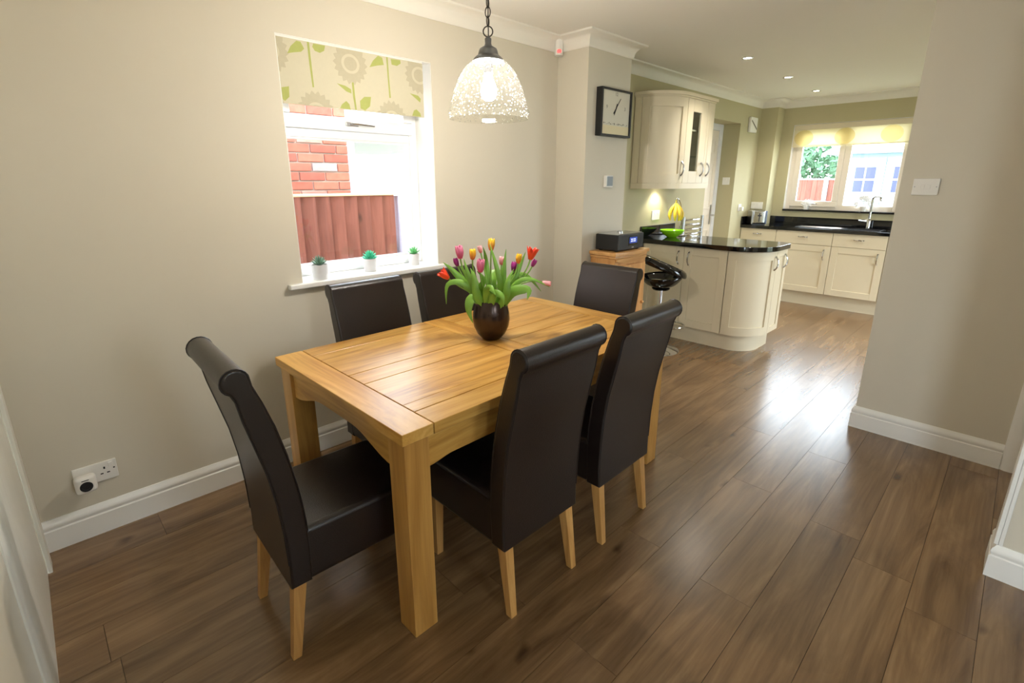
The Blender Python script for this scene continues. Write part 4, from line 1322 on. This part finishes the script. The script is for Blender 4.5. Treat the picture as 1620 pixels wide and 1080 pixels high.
sb = MB().grid(bowl_fn, 40, 10, wrap_u=True)
so = sb.build('seat', M_BLACKGL, bs, smooth=80)
md = so.modifiers.new('thickness', 'SOLIDIFY'); md.thickness = 0.014
MB().lathe([(0, 0.560), (0.07, 0.560), (0.08, 0.572), (0.05, 0.592), (0, 0.592)], 24).build('seat_plate', M_BLACKGL, bs)
band = []
for i in range(48):
    a = 2 * PI * i / 48
    k = (1 - math.cos(a)) / 2
    band.append((SA * 1.04 * math.cos(a) - 0.02 * k, SB * 1.03 * math.sin(a), 0.690 + 0.165 * k))
MB().tube(band, [0.026 + 0.006 * (1 - math.cos(2 * PI * i / 48)) / 2 for i in range(48)], 10, closed=True, flat=(0.6, 1.2)).build('back_loop', M_BLACKGL, bs, smooth=60)

# ------------------------------------------------------------------ kitchen cabinets


def shaker(w, z0, z1, fw=0.072, t=0.02):
    """framed door, front towards -Y, left edge at x=0"""
    mb = MB()
    g = 0.0015
    mb.box(g, fw, -t, 0, z0, z1, bev=0.0015, seg=1).box(w - fw, w - g, -t, 0, z0, z1, bev=0.0015, seg=1)
    mb.box(fw, w - fw, -t, 0, z0, z0 + fw, bev=0.0015, seg=1).box(fw, w - fw, -t, 0, z1 - fw, z1, bev=0.0015, seg=1)
    mb.box(fw - 0.002, w - fw + 0.002, -t + 0.009, -0.002, z0 + fw - 0.002, z1 - fw + 0.002)
    return mb


def bow_handle(x, z, y, L=0.115, horiz=False):
    pts = []
    for i in range(11):
        t = i / 10
        s = (t - 0.5) * L
        o = -0.030 * math.sin(PI * t) ** 0.6
        pts.append((x + s, y + o, z) if horiz else (x, y + o, z + s))
    rad = [0.0068] * 11
    rad[0] = rad[-1] = 0.010
    return MB().tube(pts, rad, 8)


def cup_handle(x, z, y):
    mb = MB()
    pts = []
    for i in range(13):
        t = i / 12
        pts.append((x + (t - 0.5) * 0.105, y - 0.022 - 0.006 * math.cos(t * 4 * PI), z + 0.004 * math.cos(t * 4 * PI)))
    mb.tube(pts, 0.005, 8)
    for dx in (-0.045, 0.0, 0.045):
        mb.cyl((x + dx, y, z), (x + dx, y - 0.022, z), 0.006, 8)
        mb.sphere((x + dx, y - 0.024, z), 0.0085, sub=1)
    return mb


KG = 'cream kitchen base cabinets'
WT = 0.95       # worktop height


def base_cab(name, lb, loc, rz, w, depth, z0, z1, drawer, hx, group=KG):
    t = thing(name, lb, 'cabinet', loc, rz, group)
    MB().box(0.001, w - 0.001, 0.0015, depth, z0, z1).build('carcass', M_CREAM, t, smooth=0)
    zt = z1
    if drawer:
        d = MB().box(0.0015, w - 0.0015, -0.02, 0, z1 - 0.155, z1 - 0.003, bev=0.002, seg=1).build('drawer', M_CREAM, t)
        cup_handle(w / 2, z1 - 0.066, -0.02).build('handle', M_CHROME, d)
        zt = z1 - 0.159
    dd = shaker(w, z0 + 0.002, zt - 0.001).build('door', M_CREAM, t)
    bow_handle(hx, zt - 0.105, -0.02).build('handle', M_CHROME, dd)
    return t


# far run under the sink window
FZ = 0.905
base_cab('base_cabinet', 'cream drawer-and-door base cabinet in the kitchen corner below the toaster', (6.77, 2.595, 0), R(-90), 0.435, 0.19, 0.17, FZ, True, 0.375)
base_cab('base_cabinet', 'cream drawer-and-door base cabinet below the sink drainer', (6.77, 2.158, 0), R(-90), 0.618, 0.20, 0.17, FZ, True, 0.55)
base_cab('base_cabinet', 'cream drawer-and-door base cabinet directly below the tap', (6.77, 1.538, 0), R(-90), 0.525, 0.05, 0.17, FZ, True, 0.46)
base_cab('base_cabinet', 'cream base cabinet cut off by the wall stub', (6.77, 1.010, 0), R(-90), 0.60, 0.40, 0.17, FZ, True, 0.52)
tag(MB().box(6.83, 6.85, 0.4, 2.595, 0.0, 0.168).build('plinth_board', M_CREAM, smooth=0), 'cream plinth board under the sink run cabinets', 'plinth')
wk = thing('sink_worktop', 'black granite worktop with upstand beneath the kitchen window', 'worktop', (0, 0, 0))
SY0, SY1, SX0, SX1 = 1.12, 1.47, 6.83, 7.06
w = MB()
w.box(6.725, 7.198, SY1, 2.398, FZ, 0.943, bev=0.003).box(6.725, 6.978, 2.398, 2.598, FZ, 0.943).box(6.725, 7.198, 0.4, SY0, FZ, 0.943, bev=0.003)
w.box(6.725, SX0, SY0, SY1, FZ, 0.943).box(SX1, 7.198, SY0, SY1, FZ, 0.943)
w.build('slab', M_GRANITE, wk, smooth=0)
MB().box(7.178, 7.198, 0.4, 2.398, 0.943, 1.045, bev=0.002).box(6.96, 6.978, 2.398, 2.58, 0.943, 1.045, bev=0.002).box(6.72, 6.978, 2.580, 2.598, 0.943, 1.045, bev=0.002).build('upstand', M_GRANITE, wk)
M_SINK = mat('dark_composite_sink', (44, 46, 50), 0.3, noise=0.1, nscale=200)
sk_ = thing('sink', 'inset dark sink with ribbed drainer under the window', 'sink', (0, 0, 0.943))
r_ = MB().box(SX0 - 0.02, SX0, SY0 - 0.02, 1.98, 0.0, 0.006, bev=0.001).box(SX1, SX1 + 0.02, SY0 - 0.02, 1.98, 0.0, 0.006, bev=0.001).box(SX0, SX1, SY0 - 0.02, SY0, 0.0, 0.006).box(SX0, SX1, 1.96, 1.98, 0.0, 0.006).box(SX0, SX1, SY1, SY1 + 0.02, 0.0, 0.006)
r_.build('rim', M_SINK, sk_)
bb = MB().box(SX0 + 0.002, SX1 - 0.002, SY0 + 0.002, SY1 - 0.002, -0.16, -0.15).box(SX0 + 0.002, SX0 + 0.008, SY0 + 0.002, SY1 - 0.002, -0.15, 0.004).box(SX1 - 0.008, SX1 - 0.002, SY0 + 0.002, SY1 - 0.002, -0.15, 0.004)
bb.box(SX0 + 0.008, SX1 - 0.008, SY0 + 0.002, SY0 + 0.008, -0.15, 0.004).box(SX0 + 0.008, SX1 - 0.008, SY1 - 0.008, SY1 - 0.002, -0.15, 0.004)
bb.build('bowl', M_SINK, sk_, smooth=0)
dn = MB().box(SX0, SX1, SY1 + 0.02, 1.96, 0.0, 0.002)
for i in range(9):
    x = SX0 + 0.02 + i * 0.024
    dn.box(x, x + 0.008, SY1 + 0.05, 1.93, 0.002, 0.005, bev=0.001, seg=1)
dn.build('drainer', M_STEEL, sk_, smooth=0)

tp = thing('kitchen_tap', 'tall chrome mixer tap with bent spout at the sink', 'tap', (7.115, 1.285, 0.943))
MB().lathe([(0, 0), (0.028, 0), (0.028, 0.006), (0.022, 0.010), (0.022, 0.115), (0.018, 0.122), (0, 0.122)], 20).build('body', M_CHROME, tp)
MB().tube([(0, 0, 0.11), (0, 0, 0.34), (-0.006, -0.006, 0.362), (-0.03, -0.03, 0.372), (-0.11, -0.085, 0.372), (-0.125, -0.095, 0.365), (-0.13, -0.098, 0.345), (-0.13, -0.098, 0.325)], 0.012, 10).build('spout', M_CHROME, tp)
MB().tube([(0, 0.02, 0.08), (-0.01, 0.05, 0.085), (-0.03, 0.10, 0.095)], [0.014, 0.012, 0.008], 10).build('lever', M_CHROME, tp)

M_PETW = mat('white_flower_petal', (250, 250, 250), 0.6, noise=0.01)


def white_flowers(x, y, n, rad, hh, lb):
    t = thing('white_flower_pot', lb, 'plant', (x, y, 1.1385), 0, 'white flowers on the sink window sill')
    MB().lathe([(0, 0), (0.028, 0), (0.036, 0.055), (0.033, 0.055), (0.030, 0.045), (0, 0.045)], 20).build('pot', M_PLASTIC, t)
    MB().tube([(0, 0, 0.04), (0, 0.004, 0.04 + hh * 0.6)], 0.003, 6).build('stem', M_STEM, t)
    rg = random.Random(n)
    for i in range(n):
        a, e = rg.uniform(0, 2 * PI), rg.uniform(0.1, 1.4)
        c = Vector((0.45 * rad * math.cos(a) * math.cos(e), rad * math.sin(a) * math.cos(e), 0.045 + hh * math.sin(e)))
        mb = MB()
        for k in range(5):
            b = 2 * PI * k / 5 + a
            mb.sphere(c + Vector((-0.004, 0.014 * math.cos(b), 0.014 * math.sin(b))), 0.012, 0.4, 1, 1, sub=1)
        mb.build('blossom', M_PETW, t)


white_flowers(7.215, 2.00, 10, 0.05, 0.06, 'small white potted flower below the opening pane of the sink window')
white_flowers(7.215, 1.385, 22, 0.085, 0.12, 'large white flower head in a pot next to the tap')

M_BLUEREFL = mat('steel_with_painted_blue_reflection', (150, 164, 196), 0.25, metal=0.6, noise=0.02)  # blue reflection on the toaster's side, put into the panel colour
ts = thing('toaster', 'silver toaster on the corner worktop, blue reflection painted on one end panel', 'toaster', (6.845, 2.445, 0.943), R(-50))
MB().box(-0.085, 0.085, -0.075, 0.075, 0.012, 0.185, bev=0.022, seg=4).build('body', M_CHROME, ts, smooth=50)
MB().box(0.080, 0.096, -0.078, 0.078, 0.010, 0.178, bev=0.012, seg=3).build('end_panel', M_BLUEREFL, ts)
MB().box(-0.096, -0.080, -0.078, 0.078, 0.010, 0.178, bev=0.012, seg=3).build('end_panel', M_STEEL, ts)
MB().box(-0.06, 0.06, -0.040, -0.015, 0.183, 0.1862).box(-0.06, 0.06, 0.015, 0.040, 0.183, 0.1862).build('slot', M_BLACK, ts, smooth=0)
MB().box(-0.02, 0.02, -0.092, -0.074, 0.11, 0.125, bev=0.004).box(-0.006, 0.006, -0.076, -0.0745, 0.04, 0.15).build('lever', M_BLACK, ts)
MB().box(-0.08, 0.08, -0.07, 0.07, 0.0, 0.014).build('foot', M_BLACK, ts, smooth=0)


def plate(name, lb, loc, rz, w, h, cat, n=1, group=None):
    t = thing(name, lb, cat, loc, rz, group)
    MB().box(-w / 2, w / 2, -0.010, 0, -h / 2, h / 2, bev=0.003).build('faceplate', M_PLASTIC, t)
    for k in range(n):
        x = (k - (n - 1) / 2) * 0.05
        MB().box(x - 0.008, x + 0.008, -0.0135, -0.0095, 0.006, 0.03, bev=0.001).build('rocker', M_PLASTIC, t)
    return t


plate('wall_socket', 'white double socket on the boxed corner behind the toaster', (6.98, 2.515, 1.180), R(-90), 0.146, 0.086, 'socket', 2)
pp = plate('wall_socket', 'small white socket with plug on the olive wall by the toaster', (6.62, 2.60, 1.160), 0, 0.086, 0.086, 'socket', 1)
MB().box(-0.025, 0.025, -0.05, -0.01, -0.04, 0.01, bev=0.006).build('plug', M_PLASTIC, pp)
plate('wall_socket', 'white socket on the olive wall under the curved wall cabinet', (4.55, 2.60, 1.158), 0, 0.146, 0.090, 'socket', 2)
plate('light_switch', 'white switch on the side of the back door recess', (6.376, 2.700, 1.487), R(-90), 0.088, 0.088, 'switch', 1)
cm = thing('door_chime', 'white wall box with a dark diagonal stripe high beside the back door', 'chime', (6.70, 2.60, 2.155))
MB().box(-0.105, 0.105, -0.035, 0, -0.088, 0.088, bev=0.010, seg=3).build('case', M_PLASTIC, cm)
MB().prism([(-0.088, 0.035), (-0.088, 0.055), (0.088, -0.035), (0.088, -0.055)], lambda u, v, d: (u, d, v), -0.0365, -0.0345).build('stripe', M_INK, cm, smooth=0)

# ------------------------------------------------------------------ peninsula
PXF = 4.33       # door face plane
base_cab('peninsula_cabinet', 'cream peninsula cabinet door closest to the wall, behind the bar stool', (PXF + 0.02, 2.575, 0), R(-90), 0.425, 0.28, 0.155, 0.905, False, 0.375)
base_cab('peninsula_cabinet', 'cream peninsula cabinet door next to the curved corner', (PXF + 0.02, 2.149, 0), R(-90), 0.40, 0.28, 0.155, 0.905, False, 0.05)
CXC, CYC, CR = 4.63, 1.745, 0.30
cc = thing('curved_cabinet', 'cream curved corner cabinet at the end of the peninsula', 'cabinet', (CXC, CYC, 0), 0, KG)


def arc_band(r0, r1, a0, a1, z0, z1, n=18):
    """solid curved strip between radii"""
    mb = MB()
    pts = [(r1 * math.cos(R(a0 + (a1 - a0) * i / n)), r1 * math.sin(R(a0 + (a1 - a0) * i / n))) for i in range(n + 1)]
    pts += [(r0 * math.cos(R(a1 + (a0 - a1) * i / n)), r0 * math.sin(R(a1 + (a0 - a1) * i / n))) for i in range(n + 1)]
    return mb.prism(pts, lambda u, v, d: (u, v, d), z0, z1)


def merge(dst, src):
    me = bpy.data.meshes.new('tmp')
    src.bm.to_mesh(me)
    dst.bm.from_mesh(me)
    src.bm.free()
    bpy.data.meshes.remove(me)


def curved_door(R_, z0, z1, a0=180.5, a1=269.5, fa=13.0, fz=0.075):
    mb = MB()
    merge(mb, arc_band(R_ - 0.020, R_, a0, a0 + fa, z0, z1, 4))
    merge(mb, arc_band(R_ - 0.020, R_, a1 - fa, a1, z0, z1, 4))
    merge(mb, arc_band(R_ - 0.020, R_, a0 + fa, a1 - fa, z0, z0 + fz, 14))
    merge(mb, arc_band(R_ - 0.020, R_, a0 + fa, a1 - fa, z1 - fz, z1, 14))
    merge(mb, arc_band(R_ - 0.020, R_ - 0.012, a0 + fa, a1 - fa, z0 + fz, z1 - fz, 14))
    return mb


cdoor = curved_door(CR, 0.157, 0.902).build('door', M_CREAM, cc, smooth=30)
bow_handle(0, 0.80, 0).build('handle', M_CHROME, cdoor, (CR * math.cos(R(263)), CR * math.sin(R(263)), 0), (0, 0, R(-7)))
arc_band(0.0005, CR - 0.022, 180, 270, 0.155, 0.905).build('carcass', M_CREAM, cc, smooth=30)
ec = thing('end_cabinet', 'narrow cream cabinet on the peninsula end past the curved corner', 'cabinet', (CXC + 0.002, CYC - CR, 0), 0, KG)
MB().box(0, 0.255, 0.022, 0.30, 0.155, 0.905).build('carcass', M_CREAM, ec, smooth=0)
ed = shaker(0.255, 0.157, 0.902, 0.055)
bmesh.ops.translate(ed.bm, verts=list(ed.bm.verts), vec=(0, 0.020, 0))
ed = ed.build('door', M_CREAM, ec)
bow_handle(0.185, 0.80, 0.0).build('handle', M_CHROME, ed)
# kitchen side of the peninsula
bk = thing('peninsula_back_cabinet', 'cream cabinet on the kitchen side of the peninsula', 'cabinet', (4.635, 1.748, 0), 0, KG)
MB().box(0, 0.25, 0, 0.84, 0.155, 0.905).build('carcass', M_CREAM, bk, smooth=0)
MB().box(0.251, 0.27, 0.003, 0.415, 0.157, 0.902, bev=0.002).build('door', M_CREAM, bk)
MB().box(0.251, 0.27, 0.420, 0.837, 0.157, 0.902, bev=0.002).build('door', M_CREAM, bk)
pn = [(4.40, 2.595), (4.40, 1.745)] + [(CXC + 0.235 * math.cos(R(180 + 90 * i / 12)), CYC + 0.235 * math.sin(R(180 + 90 * i / 12))) for i in range(1, 13)] + [(4.85, CYC - 0.235), (4.85, 2.595)]
tag(MB().prism(pn, lambda u, v, d: (u, v, d), 0.0, 0.153).build('peninsula_plinth', M_CREAM), 'cream plinth curving under the peninsula cabinets', 'plinth')
R1, R2 = 0.325, 0.09
wp = [(4.285, 2.598), (4.285, CYC)] + [(4.285 + R1 - R1 * math.cos(R(90 * i / 14)), CYC - R1 * math.sin(R(90 * i / 14))) for i in range(1, 15)]
yb = CYC - R1
wp += [(4.94 - R2 + R2 * math.sin(R(90 * i / 8)), yb + R2 - R2 * math.cos(R(90 * i / 8))) for i in range(0, 9)] + [(4.94, 2.598)]
pw = thing('peninsula_worktop', 'glossy black granite worktop with rounded end on the peninsula', 'worktop', (0, 0, 0))
MB().prism(wp, lambda u, v, d: (u, v, d), 0.908, WT, bev=0.004, seg=2).build('slab', M_GRANITE, pw)
MB().box(4.285, 4.94, 2.580, 2.598, WT, 1.062, bev=0.002).build('upstand', M_GRANITE, pw)

# green bowl
M_LIME = mat('lime_green_glass', (150, 226, 30), 0.08, spec=0.6, noise=0.03)
gb = MB().lathe([(0, 0), (0.045, 0), (0.05, 0.006), (0.085, 0.03), (0.112, 0.058), (0.118, 0.072), (0.113, 0.072), (0.104, 0.056), (0.08, 0.034), (0.045, 0.014), (0, 0.012)], 40)
tag(gb.build('fruit_bowl', M_LIME, None, (4.60, 2.43, WT), smooth=60), 'lime green shallow bowl on the black peninsula worktop', 'bowl')

# banana stand
M_BAN = mat('ripe_banana_skin', (240, 200, 62), 0.5, noise=0.12, nscale=20)
M_BANT = mat('green_banana_tip', (150, 140, 50), 0.6, noise=0.1, nscale=30)
bn = thing('banana_stand', 'chrome hook stand holding bananas behind the green bowl', 'stand', (4.80, 2.46, WT))
MB().lathe([(0, 0), (0.075, 0), (0.078, 0.005), (0.07, 0.010), (0, 0.012)], 28).build('base', M_CHROME, bn)
MB().tube([(0.03, 0, 0.01), (0.035, 0, 0.12), (0.03, 0, 0.22), (-0.01, 0, 0.31), (-0.05, 0, 0.355), (-0.085, 0, 0.368), (-0.105, 0, 0.362), (-0.108, 0, 0.345)], 0.005, 8).sphere((-0.092, 0, 0.37), 0.012).build('hook', M_CHROME, bn)
bu = thing('banana_bunch', 'bunch of ripe yellow bananas hanging from the chrome hook', 'fruit', (4.694, 2.46, WT + 0.345))
MB().tube([(0, 0, 0.012), (0, 0, -0.015), (0, 0, -0.04)], [0.008, 0.010, 0.016], 8).build('crown', M_BANT, bu)
for k, (a, tilt) in enumerate(((-150, 0.95), (-110, 1.0), (-70, 1.05), (-30, 0.9), (30, 0.8), (120, 0.8))):
    dx, dy = math.cos(R(a)), math.sin(R(a))
    pts = []
    for i in range(9):
        t = i / 8
        rad = 0.008 + 0.055 * math.sin(PI * t * 0.72) * tilt
        pts.append((dx * rad, dy * rad, -0.025 - 0.165 * t))
    MB().tube(pts, [0.007, 0.011, 0.016, 0.018, 0.0185, 0.018, 0.016, 0.011, 0.005], 8).build('banana', M_BAN, bu, smooth=60)

# towel radiator
tw = thing('towel_radiator', 'chrome ladder towel radiator on the wall past the peninsula', 'radiator', (5.245, 2.535, 0))
for sx in (-1, 1):
    MB().cyl((sx * 0.215, 0, 0.30), (sx * 0.215, 0, 1.12), 0.018, 14).build('upright', M_STEEL, tw)
for z in (1.085, 1.035, 0.985, 0.935, 0.83, 0.78, 0.73, 0.68, 0.56, 0.51, 0.46, 0.41):
    pts = [(-0.215 + 0.43 * i / 10, -0.028 * math.sin(PI * i / 10), z) for i in range(11)]
    MB().tube(pts, 0.0115, 10).build('rung', M_CHROME, tw)
for sx in (-1, 1):
    for z in (1.01, 0.38):
        MB().cyl((sx * 0.17, 0.065, z), (sx * 0.17, -0.005, z), 0.012, 10).build('bracket', M_CHROME, tw)

# ------------------------------------------------------------------ wall cabinets
UZ0, UZ1 = 1.468, 2.190
WCX, WCY = 4.395, 2.596
WR = 0.33
WG = 'cream wall cabinets above the peninsula'
cw = thing('curved_wall_cabinet', 'cream curved-door wall cabinet beside the clock pier', 'cabinet', (WCX, WCY, 0), 0, WG)
cdo = curved_door(WR, UZ0, UZ1, 192, 269.5, 12.0, 0.08).build('door', M_CREAM, cw, smooth=30)
bow_handle(0, UZ0 + 0.125, 0).build('handle', M_STEEL, cdo, (WR * math.cos(R(264)), WR * math.sin(R(264)), 0), (0, 0, R(-6)))
arc_band(WR - 0.022, WR + 0.002, 180.2, 191.5, UZ0, UZ1, 4).build('end_panel', M_CREAM, cw, smooth=30)
arc_band(0.0005, WR - 0.023, 180.2, 270, UZ0, UZ1).build('carcass', M_CREAM, cw, smooth=30)

M_GLASSW = thin_glass('drinking_glass', (0.93, 0.96, 0.97), 1.5, 0.04)
gx0, gx1 = 4.397, 4.790
gw = thing('glazed_wall_cabinet', 'cream wall cabinet with a narrow glass door', 'cabinet', (gx0, WCY - WR, 0), 0, WG)
W_ = gx1 - gx0
c = MB()
c.box(0, 0.016, 0.022, WR, UZ0, UZ1).box(W_ - 0.016, W_, 0.022, WR, UZ0, UZ1).box(0.016, W_ - 0.016, 0.022, WR, UZ0, UZ0 + 0.016).box(0.016, W_ - 0.016, 0.022, WR, UZ1 - 0.016, UZ1).box(0.016, W_ - 0.016, WR - 0.012, WR, UZ0 + 0.016, UZ1 - 0.016)
c.build('carcass', M_CREAM, gw, smooth=0)
MB().box(0.016, W_ - 0.016, 0.05, WR - 0.012, 1.93, 1.945).build('shelf', M_CREAM, gw, smooth=0)
MB().box(0.016, W_ - 0.016, 0.05, WR - 0.012, 1.705, 1.712).build('shelf', M_CABGLASS, gw, smooth=0)
fa, fz0, fz1 = 0.108, UZ0 + 0.105, UZ1 - 0.105
d = MB()
d.box(0.0015, fa, 0, 0.02, UZ0, UZ1, bev=0.0015, seg=1).box(W_ - 0.125, W_ - 0.0015, 0, 0.02, UZ0, UZ1, bev=0.0015, seg=1).box(fa, W_ - 0.125, 0, 0.02, UZ0, fz0, bev=0.0015, seg=1).box(fa, W_ - 0.125, 0, 0.02, fz1, UZ1, bev=0.0015, seg=1)
dd = d.build('door', M_CREAM, gw)
MB().box(fa - 0.004, W_ - 0.121, 0.009, 0.012, fz0 - 0.004, fz1 + 0.004).build('pane', M_CABGLASS, dd, smooth=0)
bow_handle(W_ - 0.055, UZ0 + 0.125, 0.0).build('handle', M_STEEL, dd)
nw = thing('narrow_wall_cabinet', 'narrow cream wall cabinet closest to the back door', 'cabinet', (gx1 + 0.001, WCY - WR, 0), 0, WG)
MB().box(0, 0.14, 0.022, WR, UZ0, UZ1).build('carcass', M_CREAM, nw, smooth=0)
dd = MB().box(0.0015, 0.1385, 0, 0.02, UZ0, UZ1, bev=0.0015, seg=1).box(0.045, 0.10, -0.003, 0.001, UZ0 + 0.08, UZ1 - 0.08, bev=0.001, seg=1).build('door', M_CREAM, nw)
bow_handle(0.065, UZ0 + 0.125, -0.001).build('handle', M_STEEL, dd)
# cornice and pelmet follow the curve


def unit_outline(gr):
    pts = [(4.062 - gr, 2.597)] + [(WCX + (WR + gr) * math.cos(R(180 + 90 * i / 14)), WCY + (WR + gr) * math.sin(R(180 + 90 * i / 14))) for i in range(0, 15)]
    pts += [(4.932 + gr, WCY - WR - gr), (4.932 + gr, 2.597)]
    return pts


cn = MB()
cn.prism(unit_outline(0.004), lambda u, v, d: (u, v, d), UZ1 + 0.001, 2.205).prism(unit_outline(0.018), lambda u, v, d: (u, v, d), 2.205, 2.232, bev=0.005)
tag(cn.build('cabinet_cornice', M_CREAM, smooth=30), 'cream cornice along the top of the wall cabinets', 'cornice')
po = unit_outline(0.0)
pi_ = unit_outline(-0.02)
pe = MB()
for k in range(len(po) - 1):
    q = [po[k], po[k + 1], pi_[k + 1], pi_[k]]
    pe.prism(q, lambda u, v, d: (u, v, d), 1.418, UZ0 - 0.001)
tag(pe.build('cabinet_pelmet', M_CREAM, smooth=30), 'cream light pelmet below the wall cabinets', 'pelmet')
ul = thing('cabinet_light', 'small lit spotlight beneath the curved wall cabinet', 'light', (4.52, 2.50, UZ0))
MB().lathe([(0, -0.002), (0.032, -0.002), (0.034, -0.010), (0.026, -0.014), (0.0, -0.014)], 20).build('rim', M_CHROME, ul)
MB().lathe([(0, -0.0145), (0.024, -0.0145), (0.024, -0.016), (0, -0.016)], 20).build('lamp_face', M_LED, ul)
l = bpy.data.lights.new('cabinet_beam', 'SPOT')
l.energy = 5.0; l.color = (1.0, 0.95, 0.80); l.spot_size = R(120); l.spot_blend = 0.6; l.shadow_soft_size = 0.02
o = bpy.data.objects.new('cabinet_beam', l); COL.objects.link(o); o.parent = ul; o.location = (0, 0, -0.03)

# crockery seen through the glass door
M_BLUEW = mat('blue_grey_crockery', (120, 150, 170), 0.3, noise=0.1, nscale=20)
bx_ = [(4.56, 2.45), (4.66, 2.47)]
for i, (x, y) in enumerate(bx_):
    for k in range(3):
        b = MB().lathe([(0, 0.0), (0.022, 0.0), (0.040, 0.028), (0.043, 0.040), (0.040, 0.040), (0.036, 0.028), (0.018, 0.006), (0, 0.006)], 24)
        tag(b.build('crockery_bowl', M_BLUEW, None, (x, y, UZ0 + 0.016 + 0.034 * k), smooth=60), ('lowest', 'middle', 'topmost')[k] + ' blue-grey bowl of the stack ' + ('beside the curved cabinet' if i == 0 else 'beside the narrow cabinet') + ' behind the glass door', 'bowl', 'blue-grey bowls inside the glazed wall cabinet')
for i, (x, y) in enumerate(((4.54, 2.42), (4.66, 2.44))):
    b = MB().lathe([(0, 0.0), (0.026, 0.0), (0.030, 0.09), (0.028, 0.09), (0.024, 0.006), (0, 0.005)], 20)
    tag(b.build('drinking_glass', M_GLASSW, None, (x, y, 1.712), smooth=60), 'clear tumbler on the glass shelf ' + ('beside the curved cabinet' if i == 0 else 'beside the narrow cabinet'), 'glass', 'tumblers inside the glazed wall cabinet')
    b = MB().lathe([(0, 0.0), (0.03, 0.0), (0.036, 0.05), (0.036, 0.085), (0.032, 0.085), (0.03, 0.01), (0, 0.008)], 20)
    tag(b.build('mug', M_DARKPLAS, None, (x, y, 1.945), smooth=60), 'dark mug on the top shelf behind glass ' + ('beside the curved cabinet' if i == 0 else 'beside the narrow cabinet'), 'mug', 'mugs inside the glazed wall cabinet')
